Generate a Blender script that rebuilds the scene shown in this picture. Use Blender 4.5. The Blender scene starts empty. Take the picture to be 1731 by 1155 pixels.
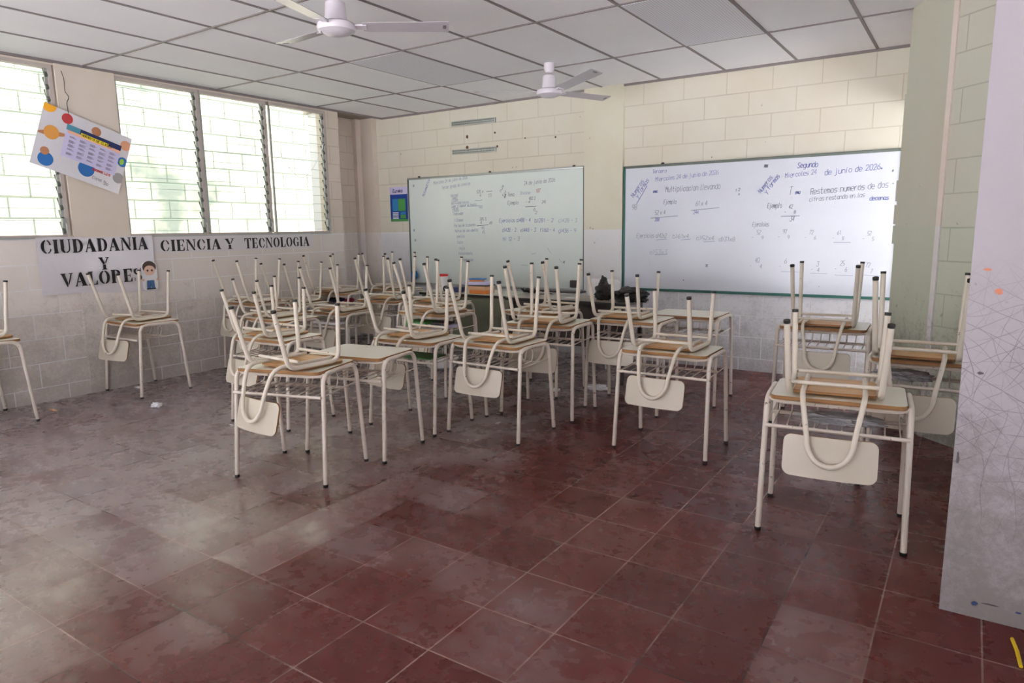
import bpy, bmesh, math, random
from mathutils import Vector, Matrix, noise
C = bpy.context.scene.collection
sc = bpy.context.scene
random.seed(7)
PI = math.pi
# ---------------------------------------------------------------- camera
YAW, PITCH, ROLL = -0.5910, 0.1641, -0.0148
CAM = Vector((6.2413, -6.4571, 1.3529)); FPX = 1153.06
fw = Vector((math.sin(YAW)*math.cos(PITCH), math.cos(YAW)*math.cos(PITCH), -math.sin(PITCH)))
rt = Vector((math.cos(YAW), -math.sin(YAW), 0)); up = rt.cross(fw)
r2 = math.cos(ROLL)*rt + math.sin(ROLL)*up; u2 = -math.sin(ROLL)*rt + math.cos(ROLL)*up
cd = bpy.data.cameras.new('camera'); cam = bpy.data.objects.new('camera', cd); C.objects.link(cam)
M3 = Matrix((r2, u2, -fw)).transposed()
cam.matrix_world = Matrix.Translation(CAM) @ M3.to_4x4()
cd.sensor_width = 36; cd.lens = FPX*36/1731; cd.clip_start = 0.05
sc.camera = cam
# ---------------------------------------------------------------- world, sun, exposure
w = bpy.data.worlds.new('world'); sc.world = w; w.use_nodes = True
bg = w.node_tree.nodes['Background']; bg.inputs[0].default_value = (0.93, 0.93, 1.0, 1); bg.inputs[1].default_value = 2.4
sd = bpy.data.lights.new('sun', 'SUN'); sd.energy = 62; sd.angle = math.radians(3); sd.color = (1, 0.995, 0.985)
so = bpy.data.objects.new('sun', sd); C.objects.link(so)
so.rotation_euler = Vector((-0.50, 0.06, -0.86)).to_track_quat('-Z', 'Y').to_euler()
sc.view_settings.view_transform = 'Standard'; sc.view_settings.look = 'None'
sc.view_settings.gamma = 1; sc.view_settings.use_curve_mapping = False
sc.view_settings.exposure = 0.12
sc.cycles.use_denoising = True
sc.cycles.max_bounces = 10; sc.cycles.diffuse_bounces = 6; sc.cycles.transparent_max_bounces = 16
sc.cycles.caustics_reflective = False; sc.cycles.caustics_refractive = False
sc.cycles.sample_clamp_indirect = 8

# ---------------------------------------------------------------- materials
def lin(c):
    return tuple(((v/255/12.92) if v/255 <= 0.04045 else ((v/255+0.055)/1.055)**2.4) for v in c)+(1,)
class NT:
    def __init__(s, name):
        s.m = bpy.data.materials.new(name); s.m.use_nodes = True; s.t = s.m.node_tree
        s.b = s.t.nodes['Principled BSDF']; s.tc = s.t.nodes.new('ShaderNodeTexCoord')
    def n(s, ty, **k):
        x = s.t.nodes.new('ShaderNode'+ty)
        for a, v in k.items():
            if a[0] == '_': setattr(x, a[1:], v)
            else: x.inputs[a.replace('_', ' ')].default_value = v
        return x
    def l(s, a, b): s.t.links.new(a, b); return s
    def noise(s, scale, detail=3, vec=None, rough=0.6):
        x = s.n('TexNoise', Scale=scale, Detail=detail, Roughness=rough); s.l(vec or s.tc.outputs['Object'], x.inputs['Vector']); return x.outputs['Fac']
    def ramp(s, f, p0, p1, c0=(0, 0, 0, 1), c1=(1, 1, 1, 1)):
        x = s.t.nodes.new('ShaderNodeValToRGB'); e = x.color_ramp.elements
        e[0].position = p0; e[1].position = p1; e[0].color = c0; e[1].color = c1; s.l(f, x.inputs[0]); return x.outputs[0]
    def mix(s, f, a, b, mode='MIX'):
        x = s.t.nodes.new('ShaderNodeMix'); x.data_type = 'RGBA'; x.blend_type = mode
        for v, i in ((f, 0), (a, 6), (b, 7)):
            if hasattr(v, 'is_output'): s.l(v, x.inputs[i])
            else: x.inputs[i].default_value = v
        return x.outputs[2]
    def math(s, op, a, b=0.0):
        x = s.t.nodes.new('ShaderNodeMath'); x.operation = op
        for v, i in ((a, 0), (b, 1)):
            if hasattr(v, 'is_output'): s.l(v, x.inputs[i])
            else: x.inputs[i].default_value = v
        return x.outputs[0]
    def sep(s, v=None):
        x = s.t.nodes.new('ShaderNodeSeparateXYZ'); s.l(v or s.tc.outputs['Object'], x.inputs[0]); return x.outputs
    def comb(s, a, b, c=0.0):
        x = s.t.nodes.new('ShaderNodeCombineXYZ')
        for v, i in ((a, 0), (b, 1), (c, 2)):
            if hasattr(v, 'is_output'): s.l(v, x.inputs[i])
            else: x.inputs[i].default_value = v
        return x.outputs[0]
    def col(s, v):
        if hasattr(v, 'is_output'): s.l(v, s.b.inputs['Base Color'])
        else: s.b.inputs['Base Color'].default_value = v
        return s
    def rough(s, v):
        if hasattr(v, 'is_output'): s.l(v, s.b.inputs['Roughness'])
        else: s.b.inputs['Roughness'].default_value = v
        return s
    def bump(s, h, st=0.3, d=0.005):
        x = s.n('Bump', Strength=st, Distance=d); s.l(h, x.inputs['Height']); s.l(x.outputs[0], s.b.inputs['Normal']); return s

def plain(name, c, rough=0.5, metal=0.0, var=0.0, scale=20, spec=None):
    k = NT(name); a = lin(c)
    if var:
        f = k.noise(scale, 4)
        k.col(k.mix(f, tuple(v*(1-var) for v in a[:3])+(1,), tuple(min(1, v*(1+var)) for v in a[:3])+(1,)))
    else: k.col(a)
    k.rough(rough); k.b.inputs['Metallic'].default_value = metal
    if spec is not None: k.b.inputs['Specular IOR Level'].default_value = spec
    return k.m

def paint_wall(name, upper, lower, horiz='X', off=0.087, zoff=0.12, blocks=True, split=1.33, dirt=1.0, mort=0.5, scribble=False, mcol=None, msz=0.0045):
    """block wall with two bands of paint, mortar joints and a scuffed, dirty foot"""
    k = NT(name); x, y, z = k.sep()
    h = x if horiz == 'X' else y
    f = k.ramp(z, 0, 1); # placeholder, replaced below
    gt = k.math('GREATER_THAN', z, split)
    base = k.mix(gt, lin(lower), lin(upper))
    big = k.noise(1.3, 5); base = k.mix(k.math('MULTIPLY', k.ramp(big, 0.35, 0.7), 0.5), base, k.mix(gt, tuple(v*0.9 for v in lin(lower)[:3])+(1,), (0.56, 0.47, 0.36, 1)))
    # dirt grows towards the floor: scuffs, kicks, mould
    d1 = k.noise(6, 8, rough=0.75); d2 = k.noise(38, 6, rough=0.8); d3 = k.noise(0.9, 2)
    zz = k.n('MapRange', From_Min=1.35, From_Max=0.05, To_Min=-0.10, To_Max=0.17); k.l(z, zz.inputs['Value'])
    a = k.math('ADD', k.math('MULTIPLY', k.math('ADD', d1, k.math('MULTIPLY', d2, 0.8)), 0.5), zz.outputs[0])
    a = k.math('ADD', a, k.math('MULTIPLY', d3, 0.12))
    dm = k.math('MULTIPLY', k.ramp(a, 0.54, 0.70), 0.85*dirt)
    base = k.mix(dm, base, lin((122, 118, 112)))
    sp = k.ramp(k.noise(16, 3, rough=0.4), 0.75, 0.78)
    base = k.mix(k.math('MULTIPLY', sp, 0.45), base, lin((96, 84, 72)))
    if scribble:
        s = None
        for i, (ang, sca, dis) in enumerate(((0.4, 3.1, 1.6), (1.7, 2.3, 2.4), (2.6, 3.2, 1.2), (1.1, 2.6, 2.0), (2.1, 3.4, 1.5), (0.15, 2.1, 3.0), (0.8, 4.0, 1.0), (2.9, 3.7, 1.4))):
            mp = k.n('Mapping'); mp.inputs['Rotation'].default_value = (0, ang, 0); mp.inputs['Location'].default_value = (i*3.7, i, i*1.3)
            k.l(k.tc.outputs['Object'], mp.inputs[0])
            wv = k.n('TexWave', Scale=sca*1.7, Distortion=float(dis)*1.5, Detail=1.0, Detail_Scale=1.1); wv.bands_direction = 'X'; k.l(mp.outputs[0], wv.inputs[0])
            ln = k.ramp(wv.outputs['Fac'], 0.0, 0.0009, (1, 1, 1, 1), (0, 0, 0, 1))
            ms = k.ramp(k.noise(3.0+i*0.4, 3, vec=mp.outputs[0]), 0.42, 0.56)
            ln = k.math('MULTIPLY', ln, ms)
            s = ln if s is None else k.math('MAXIMUM', s, ln)
        zz2 = k.n('MapRange', From_Min=1.25, From_Max=1.0, To_Min=0, To_Max=0.6); k.l(z, zz2.inputs['Value'])
        zz3 = k.n('MapRange', From_Min=0.2, From_Max=0.65, To_Min=0.05, To_Max=1); k.l(z, zz3.inputs['Value'])
        s = k.math('MULTIPLY', s, k.math('MULTIPLY', zz2.outputs[0], zz3.outputs[0]))
        smg = k.math('MULTIPLY', k.ramp(k.noise(4.5, 6, rough=0.7), 0.48, 0.75), k.math('MULTIPLY', zz2.outputs[0], 0.5))
        base = k.mix(smg, base, lin((118, 112, 118)))
        base = k.mix(s, base, lin((62, 58, 64)))
    hgt = k.noise(90, 4)
    if blocks:
        v = k.comb(k.math('SUBTRACT', h, off), k.math('SUBTRACT', z, zoff))
        br = k.n('TexBrick', Scale=1.0, Mortar_Size=msz, Mortar_Smooth=0.25, Brick_Width=0.4, Row_Height=0.2)
        br.offset = 0.5; br.offset_frequency = 2; k.l(v, br.inputs['Vector'])
        fac = br.outputs['Fac']
        fm = k.math('MULTIPLY', fac, mort) if mcol else k.math('MULTIPLY', fac, k.math('ADD', k.math('MULTIPLY', gt, mort-0.95), 0.95))
        base = k.mix(fm, base, mcol or k.mix(gt, lin((226, 226, 228)), lin((168, 152, 134))))
        hgt = k.math('SUBTRACT', k.math('MULTIPLY', hgt, 0.25), fac)
        k.bump(hgt, 0.55, 0.004)
    else: k.bump(hgt, 0.15, 0.003)
    k.col(base).rough(0.62)
    return k.m

BEIGE = (214, 205, 184); LOW = (214, 214, 216)
M = {}
M['wall_back'] = paint_wall('painted_block_back', (206, 203, 189), (216, 216, 220), 'X', 0.087, dirt=0.6, mort=0.4)
M['wall_left'] = paint_wall('painted_block_left', (210, 198, 188), (216, 208, 202), 'Y', 0.13, mort=0.55, dirt=0.5)
M['pier'] = paint_wall('painted_plaster', (208, 197, 186), (216, 208, 202), 'X', blocks=False, dirt=0.6)
M['pilaster'] = paint_wall('painted_plaster_back', (208, 206, 188), (214, 214, 216), 'X', blocks=False, dirt=0.6)
M['strip'] = paint_wall('painted_joint_strip', (222, 208, 200), (216, 212, 212), 'X', blocks=False)
M['green'] = paint_wall('green_block', (192, 195, 182), (190, 195, 178), 'X', 0.1, mort=0.5, mcol=lin((150, 148, 132)))
M['greencol'] = paint_wall('green_plaster', (192, 195, 180), (190, 194, 176), 'X', blocks=False)
M['white'] = paint_wall('scribbled_white_plaster', (172, 166, 173), (172, 166, 173), 'X', blocks=False, split=9.0, scribble=True, dirt=0.8)
M['outside'] = paint_wall('outside_block', (66, 70, 63), (66, 70, 63), 'Y', 0.0, mort=0.9, dirt=0.0, mcol=lin((46, 54, 42)), msz=0.009)
M['concrete'] = plain('concrete', (150, 140, 128), 0.8, var=0.15, scale=8)
M['ground'] = plain('bounce_ground', (222, 222, 226), 0.9, var=0.1, scale=3)
M['roof'] = plain('added_roof', (130, 130, 130), 0.7)

def floor_mat():
    k = NT('red_cement_tile'); x, y, z = k.sep()
    v = k.comb(k.math('SUBTRACT', x, 0.07), k.math('SUBTRACT', y, -0.13))
    def brick(ms):
        br = k.n('TexBrick', Scale=1.0, Mortar_Size=ms, Mortar_Smooth=0.3, Brick_Width=0.3, Row_Height=0.3)
        br.offset = 0; br.inputs['Color1'].default_value = (0, 0, 0, 1); br.inputs['Color2'].default_value = (1, 1, 1, 1)
        br.inputs['Mortar'].default_value = (0.5, 0.5, 0.5, 1); k.l(v, br.inputs['Vector']); return br
    br = brick(0.0032); halo = brick(0.03).outputs['Fac']
    sepc = k.t.nodes.new('ShaderNodeSeparateColor'); k.l(br.outputs['Color'], sepc.inputs[0]); tv = sepc.outputs[0]
    c = k.mix(tv, lin((80, 31, 30)), lin((98, 46, 42)))
    # streaky scuffs, dragged mostly one way
    mp = k.n('Mapping'); mp.inputs['Scale'].default_value = (4, 22, 1); mp.inputs['Rotation'].default_value = (0, 0, 0.5); k.l(k.tc.outputs['Object'], mp.inputs[0])
    sk = k.noise(1.0, 6, vec=mp.outputs[0], rough=0.6)
    n1 = k.noise(1.5, 4, rough=0.5); n2 = k.noise(16, 6, rough=0.6); n4 = k.noise(4, 4, rough=0.55)
    sheen_x = k.n('MapRange', From_Min=4.6, From_Max=2.3, To_Min=0.0, To_Max=0.50); k.l(x, sheen_x.inputs['Value'])  # greyer towards the window side: floor sheen put into the colour
    wear_sheen = k.math('ADD', k.math('ADD', k.math('MULTIPLY', n1, 0.62), k.math('MULTIPLY', n4, 0.18)), k.math('ADD', k.math('MULTIPLY', n2, 0.10), k.math('MULTIPLY', sk, 0.10)))
    wear_sheen = k.math('ADD', k.math('ADD', wear_sheen, sheen_x.outputs[0]), k.math('MULTIPLY', k.math('SUBTRACT', tv, 0.5), 0.22))
    wear_sheen = k.math('SUBTRACT', wear_sheen, k.math('MULTIPLY', halo, 0.03))
    film = k.ramp(wear_sheen, 0.55, 1.18)  # grey film: random wear plus window sheen painted into the tiles
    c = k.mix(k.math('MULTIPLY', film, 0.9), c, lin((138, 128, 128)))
    st = k.ramp(k.math('ADD', k.math('MULTIPLY', n4, 0.6), k.math('MULTIPLY', sk, 0.4)), 0.56, 0.78)
    c = k.mix(k.math('MULTIPLY', st, 0.1), c, lin((58, 46, 46)))
    sp = k.ramp(k.noise(11, 4, rough=0.5), 0.73, 0.755)
    c = k.mix(k.math('MULTIPLY', sp, 0.6), c, lin((150, 138, 130)))
    gm = k.math('GREATER_THAN', k.noise(0.9, 3), 0.5)
    mort = k.mix(k.ramp(k.noise(1.1, 4), 0.42, 0.56), lin((52, 42, 42)), lin((168, 142, 132)))
    c = k.mix(k.math('MULTIPLY', br.outputs['Fac'], 0.8), c, mort)
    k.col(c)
    rr = k.n('MapRange', From_Min=0.35, From_Max=0.7, To_Min=0.17, To_Max=0.42); k.l(k.math('ADD', k.math('MULTIPLY', n2, 0.4), k.math('MULTIPLY', n4, 0.6)), rr.inputs['Value'])
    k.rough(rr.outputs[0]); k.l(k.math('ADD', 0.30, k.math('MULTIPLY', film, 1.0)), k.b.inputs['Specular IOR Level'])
    k.bump(k.math('SUBTRACT', k.math('MULTIPLY', n4, 0.3), br.outputs['Fac']), 0.3, 0.003)
    return k.m
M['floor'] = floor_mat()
def ceil_mat():
    k = NT('ceiling_board'); n = k.noise(1.2, 3); s = k.ramp(k.noise(2.3, 6, rough=0.7), 0.62, 0.8)
    c = k.mix(n, lin((232, 232, 236)), lin((244, 244, 246)))
    c = k.mix(k.math('MULTIPLY', s, 0.35), c, lin((190, 182, 160)))
    k.col(c).rough(0.8).bump(k.noise(140, 2), 0.2, 0.002); return k.m
M['ceiling'] = ceil_mat()
M['tbar'] = plain('ceiling_grid_bar', (120, 112, 112), 0.5, var=0.15, scale=2)
def perf_mat():
    k = NT('perforated_panel'); x, y, z = k.sep()
    v = k.n('TexVoronoi', Scale=55.0, Randomness=0.0); k.l(k.tc.outputs['Object'], v.inputs['Vector'])
    d = k.ramp(v.outputs['Distance'], 0.28, 0.4, (1, 1, 1, 1), (0, 0, 0, 1))
    k.col(k.mix(k.math('MULTIPLY', d, 0.7), lin((228, 228, 234)), lin((168, 166, 176)))).rough(0.6); return k.m
M['perf'] = perf_mat()

def tube_paint(name, c, chip=0.70):
    k = NT(name); a = lin(c)
    inf = k.t.nodes.new('ShaderNodeObjectInfo')
    vec = k.t.nodes.new('ShaderNodeVectorMath'); vec.operation = 'ADD'
    k.l(k.tc.outputs['Object'], vec.inputs[0]); k.l(inf.outputs['Location'], vec.inputs[1])
    V = vec.outputs[0]
    n = k.noise(14, 4, vec=V)
    c0 = k.mix(n, tuple(v*0.86 for v in a[:3])+(1,), a)
    ch = k.ramp(k.noise(34, 5, vec=V, rough=0.65), chip, chip+0.03)
    c0 = k.mix(k.math('MULTIPLY', ch, 0.85), c0, lin((72, 52, 44)))
    k.col(c0).rough(0.38); return k.m
M['tube'] = tube_paint('cream_enamel_tube', (214, 204, 192), 0.64)
M['tube2'] = tube_paint('cream_enamel_tube_chair', (216, 207, 192), 0.66)
M['cap'] = plain('black_rubber', (26, 24, 24), 0.5)
def laminate(name, c, sc_=30):
    k = NT(name); a = lin(c)
    s = k.ramp(k.noise(sc_, 8, rough=0.8), 0.6, 0.85)
    k.col(k.mix(k.math('MULTIPLY', s, 0.35), k.mix(k.noise(3, 3), tuple(v*0.92 for v in a[:3])+(1,), a), lin((140, 130, 118)))).rough(0.35); return k.m
M['lam'] = laminate('cream_laminate', (234, 232, 216))
M['lamb'] = laminate('cream_backrest_laminate', (196, 188, 172), 18)
def wood(name, c1, c2, rough=0.5, sy=60):
    k = NT(name); mp = k.n('Mapping'); mp.inputs['Scale'].default_value = (3, sy, sy)
    k.l(k.tc.outputs['Object'], mp.inputs[0])
    n = k.noise(1.0, 5, vec=mp.outputs[0])
    k.col(k.mix(k.ramp(n, 0.3, 0.7), lin(c1), lin(c2))).rough(rough); return k.m
M['edge'] = wood('plywood_edge', (122, 82, 46), (166, 122, 76), 0.7, 150)
M['ply'] = wood('varnished_plywood', (186, 138, 84), (214, 172, 118), 0.45, 30)
M['alu'] = plain('aluminium', (168, 172, 170), 0.4, 0.6, var=0.15)
M['aludark'] = plain('weathered_frame', (96, 104, 98), 0.5, 0.3, var=0.3, scale=12)
M['teal'] = plain('green_frame', (42, 98, 88), 0.5, var=0.3, scale=9)
M['board_l'] = laminate('whiteboard_left_surface', (216, 226, 222), 3)
M['board_r'] = laminate('whiteboard_right_surface', (206, 210, 220), 3)
for m_ in ('board_l', 'board_r'):
    M[m_].node_tree.nodes['Principled BSDF'].inputs['Roughness'].default_value = 0.22
M['blueink'] = plain('blue_marker', (98, 108, 178), 0.6)
M['darkink'] = plain('dark_marker', (112, 118, 138), 0.6)
M['paleink'] = plain('faded_marker', (142, 152, 178), 0.6)
M['redink'] = plain('red_marker', (190, 84, 96), 0.6)
M['black'] = plain('black', (20, 18, 20), 0.5)
def plastic_black():
    k = NT('black_plastic_film'); k.col(lin((6, 6, 8))).rough(0.14).bump(k.noise(22, 6, rough=0.7), 0.9, 0.02); return k.m
M['bagblack'] = plastic_black()
def clearbag():
    k = NT('crumpled_clear_plastic'); k.col(lin((200, 200, 204))).rough(0.2); k.b.inputs['Alpha'].default_value = 0.8
    k.bump(k.noise(30, 6, rough=0.7), 1.0, 0.02); return k.m
M['clearbag'] = clearbag()
def glass():
    k = NT('louvre_glass'); t = k.t
    tr = t.nodes.new('ShaderNodeBsdfTransparent'); tr.inputs[0].default_value = (0.95, 0.98, 0.96, 1)
    gl = t.nodes.new('ShaderNodeBsdfGlossy'); gl.inputs['Roughness'].default_value = 0.12
    lw = t.nodes.new('ShaderNodeLayerWeight'); lw.inputs[0].default_value = 0.5
    fr = k.math('ADD', k.math('MULTIPLY', k.math('POWER', lw.outputs['Facing'], 5.0), 0.8), 0.03)
    mx = t.nodes.new('ShaderNodeMixShader'); k.l(fr, mx.inputs[0]); k.l(tr.outputs[0], mx.inputs[1]); k.l(gl.outputs[0], mx.inputs[2])
    k.l(mx.outputs[0], t.nodes['Material Output'].inputs[0]); return k.m
M['glass'] = glass()
M['glassedge'] = plain('louvre_glass_edge', (150, 178, 166), 0.3)
M['frame'] = plain('window_frame_paint', (176, 166, 160), 0.5, var=0.1)
M['paper'] = plain('white_paper', (232, 232, 236), 0.7)
def gloss_paper(name, c, r=0.12):
    k = NT(name); k.col(lin(c)).rough(r); k.b.inputs['Coat Weight'].default_value = 0.8; k.b.inputs['Coat Roughness'].default_value = 0.06
    k.bump(k.noise(9, 4), 0.5, 0.012); return k.m
M['film'] = gloss_paper('taped_paper', (206, 202, 208))
M['film2'] = plain('matt_paper_strip', (208, 204, 206), 0.6)
M['poster'] = gloss_paper('laminated_poster', (212, 210, 216))
M['fan'] = plain('fan_enamel', (206, 200, 208), 0.3)
M['fanblade'] = plain('fan_blade_enamel', (178, 172, 178), 0.25)
def flat(n, c, r=0.5): M[n] = plain(n, c, r)
for n, c in dict(navy=(28, 40, 92), teal_print=(74, 140, 160), yellow=(236, 216, 40), planet_red=(186, 58, 62), planet_orange=(214, 150, 70), planet_brown=(176, 120, 84),
                 planet_blue=(34, 104, 172), planet_tan=(218, 158, 124), planet_green=(150, 196, 70), planet_grey=(150, 146, 148), salmon=(232, 176, 150), sunny=(240, 170, 40),
                 poster_blue=(16, 60, 140), poster_green=(74, 148, 74), poster_cyan=(40, 120, 176), red=(200, 30, 40), hair=(70, 54, 50), skin=(226, 190, 172), jeans=(58, 96, 140),
                 orange=(226, 134, 60), tan=(224, 178, 140), folder_green=(62, 112, 56), blue=(40, 110, 170), magenta=(150, 24, 70), darkblue=(30, 36, 66), lilac=(196, 190, 222),
                 rust=(92, 56, 40), yellowstrap=(220, 190, 30), orange_crayon=(214, 130, 100)).items(): flat(n, c)
M['scuffgrey'] = plain('dark_scuff', (92, 88, 92), 0.6)
M['tub'] = plain('white_plastic', (232, 232, 232), 0.35)
M['steel_green'] = plain('green_steel', (112, 116, 98), 0.45, var=0.25, scale=5)
M['desk_top_grey'] = plain('worn_grey_top', (178, 180, 166), 0.35, var=0.12, scale=4)
M['desk_brown'] = plain('dark_brown_panel', (58, 48, 46), 0.5, var=0.25, scale=6)
M['desk_top_brown'] = plain('worn_brown_top', (138, 128, 116), 0.35, var=0.2, scale=5)

# ---------------------------------------------------------------- mesh helpers
def link(name, bm, mats, parent=None, smooth=True, loc=None, rot=None):
    me = bpy.data.meshes.new(name); bmesh.ops.recalc_face_normals(bm, faces=bm.faces[:]); bm.to_mesh(me); bm.free()
    if not isinstance(mats, (list, tuple)): mats = [mats]
    for m in mats: me.materials.append(m)
    if smooth:
        for p in me.polygons: p.use_smooth = True
        me.set_sharp_from_angle(angle=math.radians(38))
    o = bpy.data.objects.new(name, me); C.objects.link(o)
    if parent: o.parent = parent
    if loc: o.location = loc
    if rot: o.rotation_euler = rot
    return o
def tag(o, label=None, cat=None, group=None, kind=None):
    if label: o['label'] = label
    if cat: o['category'] = cat
    if group: o['group'] = group
    if kind: o['kind'] = kind
    return o
def thing(name, label, cat, loc=(0, 0, 0), rz=0, group=None):
    o = bpy.data.objects.new(name, None); C.objects.link(o); o.location = loc; o.rotation_euler = (0, 0, rz); o.empty_display_size = 0.1
    return tag(o, label, cat, group)
def struct(name, bm, m, parent=None, **k): return tag(link(name, bm, m, parent, smooth=False, **k), kind='structure')
B = bmesh.new
def box(bm, x0, x1, y0, y1, z0, z1, mi=0, bev=0):
    vs = [bm.verts.new(p) for p in ((x0, y0, z0), (x1, y0, z0), (x1, y1, z0), (x0, y1, z0), (x0, y0, z1), (x1, y0, z1), (x1, y1, z1), (x0, y1, z1))]
    fs = [bm.faces.new([vs[i] for i in f]) for f in ((0, 3, 2, 1), (4, 5, 6, 7), (0, 1, 5, 4), (1, 2, 6, 5), (2, 3, 7, 6), (3, 0, 4, 7))]
    for f in fs: f.material_index = mi
    if bev:
        es = list({e for f in fs for e in f.edges}); bmesh.ops.bevel(bm, geom=es, offset=bev, segments=2, affect='EDGES', profile=0.5)
    return bm
def fillet(pts, rad, n=5):
    P = [Vector(p) for p in pts]; out = [P[0]]
    for i in range(1, len(P)-1):
        a, b, c = P[i-1], P[i], P[i+1]; d1 = (a-b); d2 = (c-b); r = min(rad, d1.length*0.49, d2.length*0.49)
        p, q = b+d1.normalized()*r, b+d2.normalized()*r
        for j in range(n+1):
            t = j/n; out.append((1-t)**2*p+2*t*(1-t)*b+t*t*q)
    out.append(P[-1]); return out
def tube(bm, pts, r, seg=10, cap=True):
    P = [Vector(p) for p in pts]; n = len(P); T = []
    for i in range(n):
        t = (P[min(i+1, n-1)]-P[max(i-1, 0)]).normalized(); T.append(t)
    ref = Vector((0, 0, 1)) if abs(T[0].z) < 0.9 else Vector((1, 0, 0)); u = T[0].cross(ref).normalized(); rings = []
    for i in range(n):
        u = (u-T[i]*u.dot(T[i])).normalized(); v = T[i].cross(u)
        rings.append([bm.verts.new(P[i]+r*(math.cos(2*PI*k/seg)*u+math.sin(2*PI*k/seg)*v)) for k in range(seg)])
    for i in range(n-1):
        for k in range(seg):
            bm.faces.new((rings[i][k], rings[i][(k+1) % seg], rings[i+1][(k+1) % seg], rings[i+1][k]))
    if cap: bm.faces.new(rings[0][::-1]); bm.faces.new(rings[-1])
    return bm
def lathe(bm, prof, seg=24, c=(0, 0), mi=0):
    rings = []
    for r, z in prof:
        rings.append([bm.verts.new((c[0]+r*math.cos(2*PI*k/seg), c[1]+r*math.sin(2*PI*k/seg), z)) for k in range(seg)] if r > 1e-5 else [bm.verts.new((c[0], c[1], z))])
    for a, b in zip(rings, rings[1:]):
        for k in range(seg):
            k2 = (k+1) % seg
            if len(a) == 1 and len(b) == 1: continue
            vs = [a[0], b[k], b[k2]] if len(a) == 1 else ([a[k], a[k2], b[0]] if len(b) == 1 else [a[k], a[k2], b[k2], b[k]])
            bm.faces.new(vs).material_index = mi
    return bm
def rrect(x0, x1, y0, y1, r, n=5):
    out = []
    for cx, cy, a0 in ((x1-r, y1-r, 0), (x0+r, y1-r, 90), (x0+r, y0+r, 180), (x1-r, y0+r, 270)):
        for j in range(n+1):
            a = math.radians(a0+90*j/n); out.append((cx+r*math.cos(a), cy+r*math.sin(a)))
    return out
def prism(bm, pts, z0, z1, f=None, mi=0, side=0, top=None):
    """extrude the outline pts; f maps (u, v, w) to a 3D point; side faces get material side"""
    f = f or (lambda u, v, w: (u, v, w)); top = mi if top is None else top
    a = [bm.verts.new(f(u, v, z0)) for u, v in pts]; b = [bm.verts.new(f(u, v, z1)) for u, v in pts]
    bm.faces.new(a[::-1]).material_index = mi; bm.faces.new(b).material_index = top
    n = len(pts)
    for i in range(n): bm.faces.new((a[i], a[(i+1) % n], b[(i+1) % n], b[i])).material_index = side
    return bm
def grid_slab(bm, outline_w, outline_h, fn, nu=8, nv=6, th=0.01, corner=0.03, mi=0, side=1):
    """curved board: rounded rectangle bent by fn(u, v) -> (point, normal)"""
    pts = rrect(-outline_w/2, outline_w/2, -outline_h/2, outline_h/2, corner, 6)
    # strips across u so the bend is smooth
    us = sorted({round(p[0], 5) for p in pts} | {round(-outline_w/2+outline_w*i/nu, 5) for i in range(nu+1)})
    def vr(u):
        e = outline_w/2-abs(u); hh = outline_h/2
        if e >= corner: return hh
        return hh-corner+math.sqrt(max(0, corner**2-(corner-e)**2))
    A, Bv = [], []
    for u in us:
        h = vr(u); col0, col1 = [], []
        for j in range(nv+1):
            v = -h+2*h*j/nv; p, nn = fn(u, v); col0.append(bm.verts.new(p)); col1.append(bm.verts.new(Vector(p)+Vector(nn)*th))
        A.append(col0); Bv.append(col1)
    for i in range(len(us)-1):
        for j in range(nv):
            bm.faces.new((A[i][j], A[i][j+1], A[i+1][j+1], A[i+1][j])).material_index = mi
            bm.faces.new((Bv[i][j], Bv[i+1][j], Bv[i+1][j+1], Bv[i][j+1])).material_index = mi
        for j in (0, nv): bm.faces.new((A[i][j], A[i+1][j], Bv[i+1][j], Bv[i][j])).material_index = side
    for i in (0, len(us)-1):
        for j in range(nv): bm.faces.new((A[i][j], A[i][j+1], Bv[i][j+1], Bv[i][j])).material_index = side
    return bm
def blob(bm, c, s, seed=0, amp=0.3, sub=3, freq=2.2, flatz=None):
    r = bmesh.ops.create_icosphere(bm, subdivisions=sub, radius=1)
    for v in r['verts']:
        d = v.co.normalized(); k = 1+amp*noise.noise(d*freq+Vector((seed, seed*1.7, 0)))+amp*0.5*noise.noise(d*freq*2.7+Vector((seed, 0, 3)))
        v.co = Vector((c[0]+d.x*s[0]*k, c[1]+d.y*s[1]*k, c[2]+d.z*s[2]*k))
        if flatz is not None and v.co.z < flatz: v.co.z = flatz
    return bm

# ---------------------------------------------------------------- the room shell
CZ = 2.734
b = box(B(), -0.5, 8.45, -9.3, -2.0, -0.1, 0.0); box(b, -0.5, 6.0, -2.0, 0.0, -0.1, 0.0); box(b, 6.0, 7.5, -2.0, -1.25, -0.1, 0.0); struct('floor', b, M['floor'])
b = box(B(), -2.6, -0.5, -10, 2, -0.3, -0.12); box(b, 8.3, 16, -10, -2.0, -0.3, -0.12); box(b, 6.0, 16, -2.0, 0.15, -0.3, -0.02); box(b, -2.6, 16, 0.15, 4, -0.3, -0.12); box(b, -4, 16, -34, -9.35, -0.3, -0.12); struct('floor_outside', b, M['ground'])  # unseen ground, made pale to bounce sunlight into the room
b = box(B(), 0.0, 8.6, -9.2, 0.0, CZ, CZ+0.03); struct('ceiling', b, M['ceiling'])
b = box(B(), -0.5, 0.0, -0.80, 0.0, CZ, CZ+0.03); struct('ceiling_corner', b, M['concrete'])
b = box(B(), -0.25, 10.0, -9.5, -3.6, 2.95, 3.05); box(b, -0.25, 10.4, -3.6, 0.2, 2.95, 3.05); struct('ceiling_added_roof', b, M['roof'])  # unseen roof added to block the sun; its edges shape the light
b = B()
for k in range(1, 15): box(b, 0.61*k-0.010, 0.61*k+0.010, -9.2, 0, CZ-0.006, CZ)
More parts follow.
